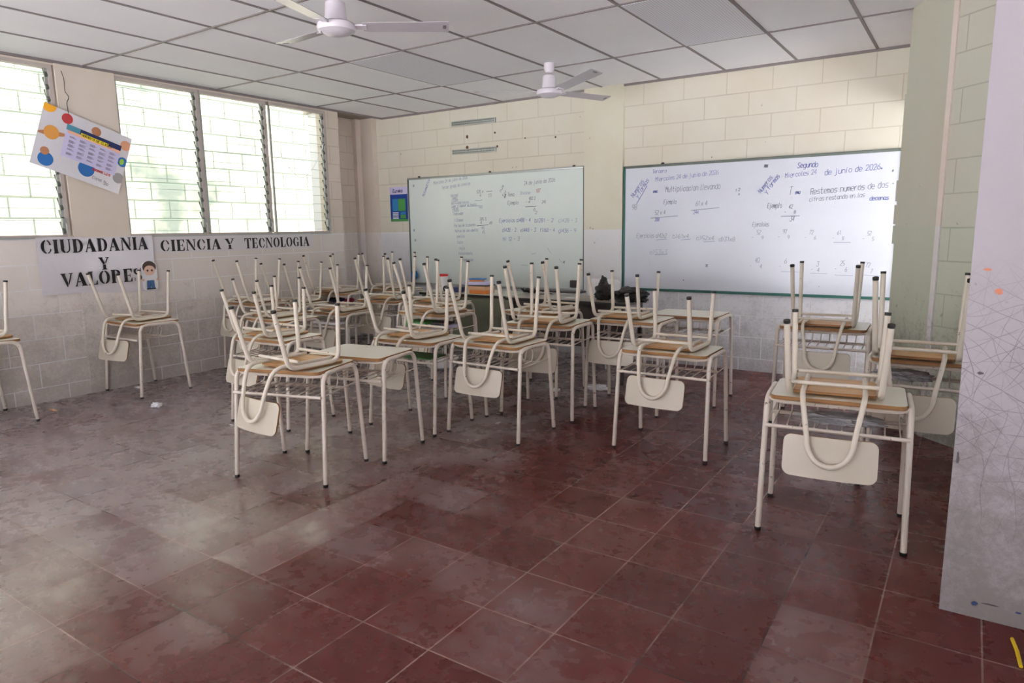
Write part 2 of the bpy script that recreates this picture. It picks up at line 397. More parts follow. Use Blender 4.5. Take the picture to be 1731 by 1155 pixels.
for r in range(0, 7):
    y = -1.0446-1.22*r; box(b, 0, 8.6, y-0.008, y+0.008, CZ-0.007, CZ)
box(b, 0, 8.3, -0.018, 0, CZ-0.02, CZ); box(b, 0, 0.018, -9.2, -0.0, CZ-0.02, CZ)
struct('trim_1', b, M['tbar'])
# left wall: a low wall, a lintel strip and piers between the louvred windows
b = B()
box(b, -0.15, 0, -9.2, -0.72, 0, 1.345); box(b, -0.15, 0, -9.2, -0.72, 2.70, 2.95)
for y0, y1 in ((-9.2, -8.4), (-6.2, -5.5), (-0.915, -0.72)): box(b, -0.15, 0, y0, y1, 1.345, 2.70)
box(b, -0.45, -0.15, -0.76, -0.72, 0, 2.95); box(b, -0.45, -0.36, -0.72, 0.15, 0, 2.95)
struct('wall_left', b, M['wall_left'])
struct('wall_left_outer', box(B(), -0.455, -0.15, -0.77, -0.76, 0, 2.95), M['paper'])  # thin sheet painted white so this shaded face looks sunlit
b = box(B(), -0.15, 0.012, -3.70, -3.235, 0, CZ); box(b, 0.0, 0.004, -3.706, -3.70, 0, 1.3)
struct('wall_left_pier', b, M['pier'])
b = box(B(), -0.36, -0.30, -0.16, 0, 0, CZ); struct('trim_2', b, M['strip'])
b = box(B(), -0.30, -0.096, -0.08, 0, 0, CZ); struct('trim_3', b, M['pier'])
b = box(B(), -0.36, 8.6, 0, 0.15, 0, 2.95)
for x, z, s in ((1.33, 2.40, 0.022), (1.72, 2.41, 0.014), (1.33, 2.28, 0.02), (1.75, 2.26, 0.014), (2.5, 2.3, 0.012), (2.12, 2.32, 0.01), (0.3, 2.28, 0.007), (1.95, 2.02, 0.005), (2.0, 2.02, 0.005), (4.17, 1.98, 0.006)):
    pts = [(x+s*(0.6+0.6*random.random())*math.cos(a*PI/5), z+s*(0.6+0.6*random.random())*math.sin(a*PI/5)) for a in range(10)]
    prism(b, pts, -0.0015, 0.0, lambda u, v, w: (u, w, v), mi=1, side=1)
struct('wall_back', b, [M['wall_back'], M['rust']])
b = box(B(), 2.855, 3.285, -0.03, 0, 0, CZ); struct('trim_4', b, M['pilaster'])
# right side: green column, diagonal green block wall, white partition end
P0, P1 = Vector((5.80, -1.04, 0)), Vector((6.05, -1.50, 0)); dv = (Vector((0.22, -0.21, 0))).normalized()
L0 = (P1-P0).length
b = box(B(), 0, L0, 0, 0.12, 0, CZ); struct('wall_right_column', b, M['greencol'], loc=P0, rot=(0, 0, math.atan2(P1.y-P0.y, P1.x-P0.x)))
b = box(B(), 0, 2.4, 0.005, 0.12, 0, CZ); struct('wall_right_block', b, M['green'], loc=P1, rot=(0, 0, math.atan2(dv.y, dv.x)))
b = box(B(), 0.0, 0.035, -0.006, 0.02, 0, CZ); struct('trim_5', b, M['strip'], loc=P1, rot=(0, 0, math.atan2(dv.y, dv.x)))
b = box(B(), 6.245, 8.45, -3.77, -3.55, 0, CZ)
for x, z, a_, c_, mi in ((6.325, 1.13, 0.012, 0.010, 1), (6.29, 1.20, 0.014, 0.004, 1), (6.298, 0.86, 0.010, 0.006, 2), (6.346, 0.052, 0.010, 0.008, 3), (6.468, 0.055, 0.009, 0.004, 3), (6.258, 0.56, 0.006, 0.02, 2), (6.39, 0.06, 0.03, 0.003, 2)):
    prism(b, [(x+a_*(0.6+0.6*random.random())*math.cos(q*PI/6), z+c_*(0.6+0.6*random.random())*math.sin(q*PI/6)) for q in range(12)], -3.7712, -3.77, lambda u, v, w_: (u, w_, v), mi=mi, side=mi)
flat('crayon', (206, 130, 100)); flat('scuff', (84, 78, 84)); flat('bluepaint', (58, 74, 120))
struct('wall_right_partition', b, [M['white'], M['crayon'], M['scuff'], M['bluepaint']])
b = box(B(), 8.3, 8.45, -9.2, -3.77, 1.35, 2.95); box(b, 8.3, 8.45, -7.2, -3.77, 0, 1.35); box(b, 5.86, 6.0, -0.98, 0, 2.2, 2.95); struct('wall_right', b, M['pier'])  # low gap at the unseen rear end added to light the ceiling
# rear wall behind the viewer: wide unseen opening, added and shaped to uplight the ceiling
b = box(B(), -0.15, 8.45, -9.35, -9.2, 2.1, 2.95); box(b, -0.15, 0.6, -9.35, -9.2, 0, 2.1); box(b, 5.9, 8.45, -9.35, -9.2, 0, 2.1)
struct('wall_rear', b, M['pier'])
# neighbouring block wall across the alley, seen through the louvres
b = box(B(), -1.6, -1.45, -10, 2.2, -0.12, 3.5); struct('wall_outside', b, M['outside'])
# door jamb with three painted hinge plates on the green column's edge
b = box(B(), -0.02, 0.0, 0.0, 0.06, 0, 2.2)
jm = struct('door_1', b, M['greencol'], loc=P0+Vector((0, 0.0, 0)), rot=(0, 0, math.atan2(P1.y-P0.y, P1.x-P0.x)))
for z0, z1, wd in ((1.50, 1.64, 0.062), (1.345, 1.475, 0.066), (1.21, 1.335, 0.066)):
    h = link('hinge', box(B(), -wd, -0.0, 0.004, 0.010, z0, z1, bev=0.003), M['greencol'], jm)

# ---------------------------------------------------------------- louvred windows
def window(n, y0, y1, crank=True):
    z0, z1 = 1.350, 2.700
    b = B(); fr = 0.018
    box(b, -0.06, 0.004, y0, y1, z0-0.012, z0+0.006); box(b, -0.06, 0.002, y0, y1, z1-0.03, z1)
    root = struct('window_%d' % n, b, M['frame'])
    link('window_jamb', box(B(), -0.06, 0.002, y1-0.002, y1+0.028, z0, z1), M['frame'], root, smooth=False)
    b = B(); e = B(); pitch = 0.095; k = 0; z = z0+0.03
    while z < z1-0.07:
        # each blade hangs nearly closed, its foot towards the room
        p = [(-0.012, z), (-0.052, z+0.100), (-0.056, z+0.098), (-0.016, z-0.002)]
        prism(b, [(q[0], q[1]) for q in p], y0+0.02, y1-0.01, lambda u, v, w: (u, w, v))
        box(e, -0.0165, -0.0115, y0+0.02, y1-0.01, z-0.003, z)
        z += pitch
    link('louvre_blades', b, M['glass'], root, smooth=False)
    link('blade_edges', e, M['glassedge'], root, smooth=False)
    for side, yy in ((0, y0+0.008), (1, y1-0.016)):
        b = B(); box(b, -0.028, -0.012, yy-0.008, yy+0.012, z0, z1)
        z = z0+0.03
        while side and z < z1-0.07:
            prism(b, [(0.004, z), (-0.046, z+0.085), (-0.054, z+0.080), (-0.008, z-0.014)], yy-0.009, yy+0.013, lambda u, v, w: (u, w, v), mi=1, side=1)
            z += pitch
        link('louvre_clips', b, [M['alu'], M['aludark']], root, smooth=False)
    if crank:
        b = tube(B(), fillet([(0.0, y1-0.01, z0+0.10), (0.035, y1-0.01, z0+0.10), (0.045, y1-0.012, z0+0.03)], 0.01), 0.006, 8)
        box(b, -0.012, 0.012, y1-0.03, y1+0.002, z0+0.06, z0+0.14, bev=0.004); link('crank_handle', b, M['alu'], root)
    return root
window(1, -5.50, -3.745)
window(2, -3.232, -2.49); window(3, -2.452, -1.735); window(4, -1.665, -0.935)
window(5, -8.4, -6.2, False)  # unseen window behind the viewer, added for its daylight
b = B()
for z in (1.338,): box(b, -0.02, 0.012, -5.5, -3.71, z-0.012, z); box(b, -0.02, 0.012, -3.232, -0.915, z-0.012, z)
struct('trim_6', b, M['alu'])
# string hanging across the last window
pts = [(0.012, -1.66+0.70*t, 2.50-0.95*math.sin(PI*(0.08+0.86*t))*0.55-0.06*t) for t in [i/24 for i in range(25)]]
tag(link('hanging_string', tube(B(), pts, 0.003, 6), M['paper']), 'thin white string looped slack across the window nearest the corner', 'string')
# bent wire hooks beside the leftmost window
pts = [(0.03, -3.66, 2.66), (0.03, -3.645, 2.60), (0.03, -3.65, 2.50), (0.035, -3.62, 2.46), (0.03, -3.645, 2.42), (0.03, -3.64, 2.33), (0.03, -3.655, 2.30)]
tag(link('wire_hook', tube(B(), fillet(pts, 0.02, 3), 0.003, 6), M['black']), 'bent dark wire dangling at the top of the pier between windows', 'wire')

# ---------------------------------------------------------------- stroke lettering
GL = {'a': '46 16 05 03 12 32 43|46 42', 'b': '08 02 32 43 45 36 06', 'c': '45 36 16 05 03 12 32 43', 'd': '48 42 12 03 05 16 46', 'e': '04 44 45 36 16 05 03 12 42', 'f': '38 28 17 12|06 36',
      'g': '46 16 05 03 12 42|46 41 30 10', 'h': '08 02|05 16 36 45 42', 'i': '12 16|18 17', 'j': '26 21 10 00|28 27', 'k': '08 02|46 04 42', 'l': '18 12 22', 'm': '02 06|05 16 25 22|25 36 45 42',
      'n': '02 06|05 16 36 45 42', 'o': '16 05 03 12 32 43 45 36 16', 'p': '06 00|06 36 45 43 32 02', 'q': '46 40|46 16 05 03 12 42', 'r': '02 06|04 16 36', 's': '46 16 05 14 34 43 32 02', 't': '18 13 22 32|06 36',
      'u': '06 03 12 32 43|46 42', 'v': '06 22 46', 'x': '06 42|46 02', 'y': '06 22|46 10', 'z': '06 46 02 42',
      'A': '02 28 42|14 34', 'B': '02 08 38 47 36 05|36 44 43 32 02', 'C': '47 38 18 07 03 12 32 43', 'D': '02 08 28 46 44 22 02', 'E': '48 08 02 42|05 35', 'H': '08 02|48 42|05 45', 'I': '22 28', 'K': '08 02|48 05 42',
      'L': '08 02 42', 'M': '02 08 25 48 42', 'N': '02 08 42 48', 'O': '18 07 03 12 32 43 47 38 18', 'P': '02 08 38 47 46 35 05', 'R': '02 08 38 47 46 35 05|25 42', 'S': '47 38 18 07 06 44 43 32 12 03', 'T': '08 48|28 22',
      'U': '08 03 12 32 43 48', 'Y': '08 25 48|25 22', '0': '18 07 03 12 32 43 47 38 18', '1': '17 28 22', '2': '07 18 38 47 46 02 42', '3': '08 48 25 35 44 43 32 12 03', '4': '38 04 44|38 32', '5': '48 08 05 35 44 43 32 02',
      '6': '38 16 04 03 12 32 43 44 35 05', '7': '08 48 12', '8': '18 07 06 15 35 44 43 32 12 03 04 15|35 46 47 38 18', '9': '45 15 06 07 18 38 47 45 22', ')': '08 26 24 02', '-': '05 35', '.': '02 12 13 03 02', ',': '12 00',
      ':': '13 14|16 17', '_': '01 41', '=': '04 44|06 46', '+': '05 45|27 23'}
def stroke(bm, text, x, y, h, f, wd=0.006, ang=0.0, jit=0.12, sp=1.35):
    """one-line handwriting of height h (cap) from (x, y) in board coordinates; f maps (u, v) to 3D"""
    s = h/6; cx = 0; ca, sa = math.cos(ang), math.sin(ang)
    for ch in text:
        if ch != ' ':
            for st in GL.get(ch, '04 44').split('|'):
                pts = []
                for tk in st.split():
                    px = cx+(int(tk[0])+random.uniform(-jit, jit)*2)*s*0.85*min(1, sp/1.1); py = (int(tk[1])-2+random.uniform(-jit, jit)*2)*s
                    px += py*0.12
                    pts.append(Vector((x+px*ca-py*sa, y+px*sa+py*ca)))
                for p, q in zip(pts, pts[1:]):
                    d = q-p
                    if d.length < 1e-6: continue
                    d.normalize(); nn = Vector((-d.y, d.x))*wd/2; e = d*wd*0.3
                    bm.faces.new([bm.verts.new(f(*v)) for v in (p-e-nn, q+e-nn, q+e+nn, p-e+nn)])
        cx += s*4*sp*(0.75 if ch in 'il1,.:) ' else 1)
def line(bm, x0, y0, x1, y1, f, wd=0.006):
    p, q = Vector((x0, y0)), Vector((x1, y1)); d = (q-p).normalized(); nn = Vector((-d.y, d.x))*wd/2
    bm.faces.new([bm.verts.new(f(*v)) for v in (p-nn, q-nn, q+nn, p+nn)])

# ---------------------------------------------------------------- whiteboards
def whiteboard(x0, x1, z0, z1, surf, label, frames):
    root = thing('whiteboard', label, 'whiteboard', ((x0+x1)/2, 0, z0))
    cx = (x0+x1)/2
    link('writing_surface', box(B(), x0-cx, x1-cx, -0.018, -0.004, 0, z1-z0), surf, root, smooth=False)
    t = 0.016; top, bot, le, ri = frames
    link('top_rail', box(B(), x0-cx-t, x1-cx+t, -0.026, 0, z1-z0-t*0.5, z1-z0+t, bev=0.003), top, root)
    link('bottom_rail', box(B(), x0-cx-t, x1-cx+t, -0.026, 0, -t, t*0.5, bev=0.003), bot, root)
    link('side_rail', box(B(), x0-cx-t, x0-cx+t*0.3, -0.026, 0, -t, z1-z0+t, bev=0.003), le, root)
    link('side_rail', box(B(), x1-cx-t*0.3, x1-cx+t, -0.026, 0, -t, z1-z0+t, bev=0.003), ri, root)
    return root, cx
wbl, cxl = whiteboard(0.425, 2.845, 0.70, 1.965, M['board_l'], 'left whiteboard with faded division sums, thin grey metal frame', (M['alu'], M['alu'], M['aludark'], M['aludark']))
wbr, cxr = whiteboard(3.31, 5.715, 0.735, 1.93, M['board_r'], 'right whiteboard with handwritten multiplication and subtraction lessons, green edged frame', (M['aludark'], M['teal'], M['teal'], M['alu']))
# px grid of the photograph's board turned into metres: right board
def rb(px, py):   # photo pixel on the right board -> board coordinates (world x, z)
    return world_on_back(px, py)
def world_on_back(px, py, Y=-0.019):
    d = fw + r2*((px-865.5)/FPX) - u2*((py-577.5)/FPX); t = (Y-CAM.y)/d.y; p = CAM+d*t; return p.x, p.z
def fR(u, v): return (u-cxr, -0.0195, v-0.735)
def fL(u, v): return (u-cxl, -0.0195, v-0.70)
blue, dark, pale, red = B(), B(), B(), B()
ENDS = {'Tercero': 1127, 'Miercoles 24 de junio de 2026': 1215, 'Multiplicacion llevando': 1218, 'Ejercicios a)42x2': 1127, 'b)61x4': 1165, 'c)52x4': 1208, 'd)31x8': 1243, 'e)53x3': 1128, 'Segundo': 1383, 'Miercoles 24': 1381, 'de junio de 2026.': 1494, 'Restemos numeros de dos': 1502, 'cifras restando en las': 1462, 'decenas': 1503, 'Ejercicios a)488 - 4': 897, 'b)281 - 2': 936, 'c)428 - 3': 976, 'd)428 - 2': 873, 'e)448 - 3': 906, 'f)168 - 4': 938, 'g)436 - 9': 974, 'h) 12 - 3': 879, '24 de junio de 2026': 939, 'Tercer grado de ciencias': 796, 'Ejercicios': 1300}
def adv(t): return sum(0.75 if ch in 'il1,.:) ' else 1 for ch in t)
def W(bm, t, px, py, hpx, f, ang=0.0, wd=0.006, sp=1.35):
    x, z = world_on_back(px, py); _, z2 = world_on_back(px, py-hpx); h = z2-z
    ex = ENDS.get(t)
    if px < 800 and t.startswith('Miercoles'): ex = 791
    if ex is None: ex = px+(hpx*0.44*adv(t)+1) if ang < 0.5 else None
    if not t: return
    if ex: sp = (world_on_back(ex, py)[0]-x)/(h/6*4*adv(t))
    stroke(bm, t, x, z, h, f, wd*0.62, ang, sp=sp)
def LN(bm, ax, ay, bx, by, f, wd=0.006): line(bm, *world_on_back(ax, ay), *world_on_back(bx, by), f, wd)
# right board
W(blue, 'Tercero', 1103, 293, 6, fR, 0.0); W(blue, 'Miercoles 24 de junio de 2026', 1108, 307, 7, fR, 0.06, 0.005, 1.2)
W(blue, 'Numeros', 1071, 334, 7, fR, 0.95, 0.007, 1.0); W(blue, 'y formas', 1078, 335, 7, fR, 0.95, 0.007, 1.0); LN(blue, 1076, 345, 1094, 314, fR)
W(blue, 'ema', 1104, 326, 5, fR, 0, 0.008); W(dark, 'Multiplicacion llevando', 1125, 325, 9, fR, 0.02, 0.006, 1.05)
W(dark, '98', 1068, 355, 9, fR); W(dark, 'Ejemplo', 1122, 345, 7, fR, 0, 0.006, 1.1)
W(dark, '61 x 4', 1176, 348, 8, fR, 0, 0.006, 1.6); LN(dark, 1168, 356, 1216, 351, fR, 0.005); W(blue, '244', 1172, 362, 6, fR)
W(dark, '52 x 4', 1107, 363, 7, fR, 0, 0.006, 1.4); LN(dark, 1100, 369, 1146, 365, fR, 0.005); W(blue, '208', 1107, 374, 5, fR, 0, 0.007)
W(dark, 'Ejercicios a)42x2', 1076, 402, 7, fR, 0, 0.005, 1.05); LN(pale, 1109, 406, 1127, 404, fR)
W(dark, 'b)61x4', 1137, 403, 7, fR, 0, 0.005, 1.1); LN(pale, 1151, 406, 1167, 404, fR); W(dark, 'c)52x4', 1177, 406, 7, fR, 0, 0.005, 1.1); LN(pale, 1189, 409, 1208, 408, fR)
W(dark, 'd)31x8', 1215, 408, 7, fR, 0, 0.005, 1.1); W(pale, 'e)53x3', 1098, 430, 8, fR, 0, 0.005, 1.1); LN(pale, 1107, 431, 1128, 430, fR)
W(dark, '1', 1243, 324, 4, fR, 0, 0.008); W(dark, '2', 1248, 323, 5, fR, 0, 0.008); W(dark, 'x', 1248, 330, 4, fR, 0, 0.008)
W(dark, 'xx', 1292, 283, 6, fR, 0, 0.014, 1.0); W(blue, 'Segundo', 1348, 284, 9, fR, 0, 0.007, 1.15)
W(blue, 'Miercoles 24', 1327, 301, 8, fR, 0.08, 0.005, 1.15); W(blue, 'de junio de 2026.', 1394, 296, 9, fR, 0.06, 0.006, 1.4)
W(blue, 'Numeros', 1286, 327, 7, fR, 0.95, 0.007, 1.0); W(blue, 'y formas', 1296, 328, 7, fR, 0.95, 0.007, 1.0)
W(dark, 'T', 1333, 330, 14, fR); W(blue, 'ema', 1344, 328, 6, fR, 0, 0.007)
W(dark, 'Restemos numeros de dos', 1370, 329, 10, fR, 0.06, 0.006, 1.08); W(dark, 'cifras restando en las', 1368, 341, 7, fR, 0.06, 0.005, 1.1); W(blue, 'decenas', 1470, 339, 7, fR, 0.02, 0.007, 1.1)
W(dark, 'Ejemplo', 1297, 352, 8, fR, 0, 0.006, 1.1); W(dark, '42', 1333, 353, 7, fR, 0, 0.006, 1.5); W(dark, '8', 1342, 361, 5, fR); W(dark, '-', 1326, 361, 5, fR); LN(dark, 1320, 366, 1352, 365, fR, 0.005); W(dark, '34', 1335, 374, 8, fR)
W(dark, 'Ejercicios', 1272, 383, 7, fR, 0, 0.005, 1.0)
for t1, t2, px, py in (('52', '9', 1279, 396), ('97', '9', 1323, 395), ('72', '6', 1368, 396), ('61', '8', 1415, 397), ('52', '5', 1466, 398)):
    W(dark, t1, px, py, 7, fR, 0, 0.005, 1.7); W(dark, t2, px+8, py+9, 6, fR, 0, 0.005); W(dark, '-', px-8, py+8, 5, fR, 0, 0.005)
LN(pale, 1409, 410, 1438, 410, fR)
for t1, t2, px, py in (('40', '4', 1276, 444), ('6', '', 1326, 445), ('3', '4', 1380, 450), ('25', '6', 1420, 449), ('72', '7', 1463, 452)):
    W(dark, t1, px, py, 8, fR, 0, 0.005, 1.7); W(dark, t2, px+(8 if len(t1) > 1 else 1), py+10, 7, fR, 0, 0.005); W(dark, '-', px-9, py+8, 5, fR, 0, 0.005)
for a in ((1320, 459, 1352, 460), (1369, 462, 1398, 463), (1411, 465, 1442, 466), (1460, 465, 1490, 467)): LN(pale, *a, fR, 0.004)
W(dark, 'x', 1193, 451, 6, fR, 0, 0.014); W(dark, '.', 1155, 474, 4, fR, 0, 0.014); W(dark, '.', 1384, 485, 3, fR, 0, 0.008); W(dark, 'x', 1508, 290, 4, fR, 0, 0.01); W(dark, '-', 1508, 313, 6, fR, 0, 0.01)
for bm_, m_, mn in ((blue, 'blueink', 'blue'), (dark, 'darkink', 'dark grey'), (pale, 'paleink', 'faded grey')):
    tag(link('marker_writing', bm_, M[m_], wbr, smooth=False), mn+' marker handwriting', kind='stuff')
blue, dark, pale, red = B(), B(), B(), B()
W(pale, 'Miercoles 24 de junio de 2026', 733, 312, 5, fL, 0.08, 0.006, 0.9); W(pale, 'Tercer grado de ciencias', 747, 320, 5, fL, 0.08, 0.006, 0.95)
W(blue, 'Matematica', 717, 333, 5, fL, 1.1, 0.006, 1.0)
for t, px, py in (('Unidad', 762, 333), ('Tema', 764, 337), ('Clase', 764, 341), ('Actividad inicio', 763, 346), ('Leer y copiar el texto', 764, 351), ('Tarea', 764, 355), ('Libro', 765, 359), ('Indicador', 766, 364), ('1 Clases', 768, 375), ('Partes de la planta', 768, 384), ('Partes de una semilla', 769, 393), ('semilla', 772, 402), ('tallo', 773, 412), ('hoja', 777, 422), ('fotosintesis', 775, 431), ('reproduccion', 776, 442)):
    W(pale, t, px, py, 4.5, fL, 0.03, 0.006, 0.95)
W(dark, '525 4', 806, 327, 5, fL, 0, 0.006, 1.5); W(dark, '131', 825, 333, 5, fL, 0, 0.005, 1.4); W(dark, '4', 811, 333, 5, fL); LN(pale, 803, 340, 815, 338, fL); W(pale, '005', 810, 352, 4, fL, 0, 0.005)
LN(pale, 790, 349, 812, 348, fL); LN(dark, 822, 324, 832, 323, fL)
W(dark, '245 5', 811, 373, 5, fL, 0, 0.006, 1.5); W(dark, '49', 827, 380, 5, fL); LN(dark, 806, 382, 826, 380, fL); W(dark, '4', 812, 379, 5, fL); W(pale, '45', 814, 388, 5, fL); W(pale, '45', 815, 395, 5, fL)
W(dark, '24 de junio de 2026', 886, 313, 6, fL, 0.05, 0.006, 1.25); W(dark, 'num', 847, 325, 5, fL, 1.0); W(dark, 'for', 852, 333, 5, fL, 1.0); LN(dark, 853, 335, 855, 328, fL, 0.014)
W(dark, 'Tema', 858, 332, 6, fL, 0, 0.006, 1.1); W(pale, 'Division', 880, 329, 5, fL); W(red, '187', 906, 326, 6, fL, 0.1, 0.006, 1.2); W(dark, 'Ejemplo', 858, 346, 6, fL, 0, 0.006, 1.1)
W(dark, '482 2', 894, 338, 5, fL, 0, 0.006, 1.5); W(dark, '241', 916, 344, 5, fL); W(dark, '- 4', 889, 344, 5, fL); LN(dark, 888, 350, 906, 349, fL); W(dark, '8', 902, 357, 5, fL); W(dark, '2', 905, 362, 5, fL)
W(blue, 'Ejercicios a)488 - 4', 844, 376, 6, fL, 0, 0.006, 1.05); W(blue, 'b)281 - 2', 904, 376, 6, fL, 0, 0.006, 1.1); W(pale, 'c)428 - 3', 944, 376, 6, fL, 0, 0.006, 1.1)
W(blue, 'd)428 - 2', 849, 392, 6, fL, 0, 0.006, 1.0); W(blue, 'e)448 - 3', 880, 392, 6, fL, 0, 0.006, 1.0); W(blue, 'f)168 - 4', 913, 392, 6, fL, 0, 0.006, 1.0); W(blue, 'g)436 - 9', 944, 393, 6, fL, 0, 0.006, 1.05); W(blue, 'h) 12 - 3', 850, 407, 6, fL, 0, 0.006, 1.1)
for px, py in ((698, 316), (699, 391), (952, 445), (701, 408)): W(dark, 'x', px, py, 5, fL, 0, 0.012)
for a in ((925, 419, 932, 429), (881, 448, 892, 449), (945, 438, 950, 444), (865, 460, 866, 466), (898, 430, 906, 428)): LN(pale, *a, fL, 0.004)
for bm_, m_, mn in ((blue, 'blueink', 'blue'), (dark, 'darkink', 'dark grey'), (pale, 'paleink', 'faded blue grey'), (red, 'redink', 'red')):
    tag(link('marker_writing', bm_, M[m_], wbl, smooth=False), mn+' marker handwriting', kind='stuff')
for px, r_ in ((708, wbl), (828, wbl), (970, wbl), (1120, wbr)):
    x, z = world_on_back(px, 299 if r_ is wbl else 283)
    zz = (1.965 if r_ is wbl else 1.93)
    cc = cxl if r_ is wbl else cxr; zb = 0.70 if r_ is wbl else 0.735
    link('hanging_clip', blob(B(), (x-cc, -0.016, zz-zb+0.02), (0.018, 0.010, 0.012), px, 0.2, 2), M['black'], r_)

# ---------------------------------------------------------------- metal rails of a removed screen
for i, (z, lb) in enumerate(((2.551, 'upper of two perforated metal mounting rails on the back wall'), (2.235, 'lower of two perforated metal mounting rails on the back wall'))):
    b = box(B(), -0.31, 0.31, -0.022, -0.0, -0.026, 0.026, bev=0.002)
    r_ = tag(link('mounting_rail', b, M['alu'], loc=(1.43, 0, z), rot=(0, 0.012, 0)), lb, 'metal rail', 'screen mounting rails')
    b = B()
    for k in range(-14, 15):
        for dz in (-0.011, 0.011): prism(b, rrect(k*0.0205-0.007, k*0.0205+0.007, dz-0.006, dz+0.006, 0.003, 2), -0.0232, -0.0222, lambda u, v, w: (u, w, v))
    tag(link('rail_slots', b, M['aludark'], r_, smooth=False), 'dark punched slots')

# ---------------------------------------------------------------- posters and banners
def disc(bm, cu, cv, r, f, w0, w1, ry=None, n=24, rot=0):
    ry = ry or r
    prism(bm, [(cu+r*math.cos(2*PI*k/n)*math.cos(rot)-ry*math.sin(2*PI*k/n)*math.sin(rot), cv+r*math.cos(2*PI*k/n)*math.sin(rot)+ry*math.sin(2*PI*k/n)*math.cos(rot)) for k in range(n)], w0, w1, f)
pr = thing('solar_system_poster', 'tilted glossy class timetable poster with planets hanging over the window pier', 'poster', (0.030, -3.81, 2.399))
PW, PH = 0.70, 0.503; ca, sa = math.cos(math.radians(-18.5)), math.sin(math.radians(-18.5))
def fP(u, v, w_=0.0):     # u, v in 0..1 from the top left corner
    a, c_ = u*PW, -v*PH
    return (w_+0.010*math.sin(u*5)*v, a*ca-c_*sa, a*sa+c_*ca)
b = B(); n = 14
A = [[b.verts.new(fP(i/n, j/10, 0.0)) for j in range(11)] for i in range(n+1)]; A2 = [[b.verts.new(fP(i/n, j/10, 0.002)) for j in range(11)] for i in range(n+1)]
for i in range(n):
    for j in range(10): b.faces.new((A[i][j], A[i][j+1], A[i+1][j+1], A[i+1][j])); b.faces.new((A2[i][j], A2[i+1][j], A2[i+1][j+1], A2[i][j+1]))
for j in range(10): b.faces.new((A[0][j], A2[0][j], A2[0][j+1], A[0][j+1])); b.faces.new((A[n][j], A[n][j+1], A2[n][j+1], A2[n][j]))
link('poster_sheet', b, M['poster'], pr)
def pdisc(name, mt, u, v, r, ry=None, lift=0.003, rot=0.0):
    b = B(); ry = ry or r; ns = 28
    pts = []
    for k in range(ns):
        a = 2*PI*k/ns; x = r*math.cos(a)*math.cos(rot)-ry*math.sin(a)*math.sin(rot); y = r*math.cos(a)*math.sin(rot)+ry*math.sin(a)*math.cos(rot)
        pts.append((min(1, max(0, u+x/PW)), min(1, max(0, v+y/PH))))
    prism(b, pts, lift-0.001, lift, fP); return link(name, b, M[mt], pr, smooth=False)
pdisc('printed_sun', 'sunny', 0.055, 0.02, 0.052); pdisc('printed_planet', 'planet_red', 0.26, 0.11, 0.042)
pdisc('printed_ring', 'planet_brown', 0.145, 0.43, 0.105, 0.020, 0.003, 0.95*0-0.25); pdisc('printed_planet', 'planet_orange', 0.135, 0.42, 0.056, None, 0.0045)
pdisc('printed_planet', 'planet_blue', 0.139, 0.86, 0.056); pdisc('printed_planet', 'planet_brown', 0.112, 0.74, 0.032, None, 0.0045)
pdisc('printed_planet', 'planet_tan', 0.945, 0.16, 0.043); pdisc('printed_planet', 'planet_blue', 0.955, 0.45, 0.042); pdisc('printed_land', 'planet_green', 0.945, 0.45, 0.018, 0.026, 0.0045)
pdisc('printed_planet', 'planet_grey', 0.95, 0.74, 0.045); pdisc('printed_planet', 'planet_blue', 0.575, 0.78, 0.066)
def pquad(name, mt, u0, u1, v0, v1, lift, n=8):
    b = B(); R0 = [[b.verts.new(fP(u0+(u1-u0)*i/n, v, lift)) for v in (v0, v1)] for i in range(n+1)]
    for i in range(n): b.faces.new((R0[i][0], R0[i][1], R0[i+1][1], R0[i+1][0]))
    return link(name, b, M[mt], pr, smooth=False)
pquad('timetable_sheet', 'lilac', 0.27, 0.90, 0.20, 0.72, 0.006); pquad('timetable_header', 'navy', 0.36, 0.90, 0.19, 0.28, 0.0065); pquad('timetable_header', 'teal_print', 0.27, 0.42, 0.19, 0.28, 0.0068)
pquad('timetable_band', 'salmon', 0.29, 0.90, 0.28, 0.325, 0.0066); pquad('heading_strip', 'yellow', 0.43, 0.75, 0.245, 0.305, 0.0075)
pdisc('printed_planet', 'planet_brown', 0.589, 0.125, 0.038)
b = B(); stroke(b, 'HORARIO DE CLASES', 0, 0, 0.019, lambda u, v: fP(0.440+u/PW, 0.295-v/PH, 0.0085), 0.0035, 0, 0.02, 1.18)
for r_ in range(5):
    for c_ in range(5):
        u = 0.32+0.115*c_; v = 0.37+0.068*r_
        for q in range(3 if (r_+c_) % 3 else 2): line(b, u*PW, -(v+q*0.014)*PH, (u+0.055+0.02*((r_*c_+q) % 2))*PW, -(v+q*0.014)*PH, lambda x, y: fP(x/PW, -y/PH, 0.0085), 0.0025)
stroke(b, 'Ciclo I', 0, 0, 0.022, lambda u, v: fP(0.66+u/PW, 0.90-v/PH, 0.004), 0.003, 0, 0.05, 1.2); stroke(b, '3o', 0, 0, 0.026, lambda u, v: fP(0.80+u/PW, 0.93-v/PH, 0.004), 0.003, 0, 0.05, 1.2)
link('poster_print', b, M['black'], pr, smooth=False)
b = B(); stroke(b, 'DOCENTE LUIS', 0, 0, 0.016, lambda u, v: fP(0.64+u/PW, 0.765-v/PH, 0.006), 0.004, 0, 0.05, 1.2); link('poster_print', b, M['red'], pr, smooth=False)

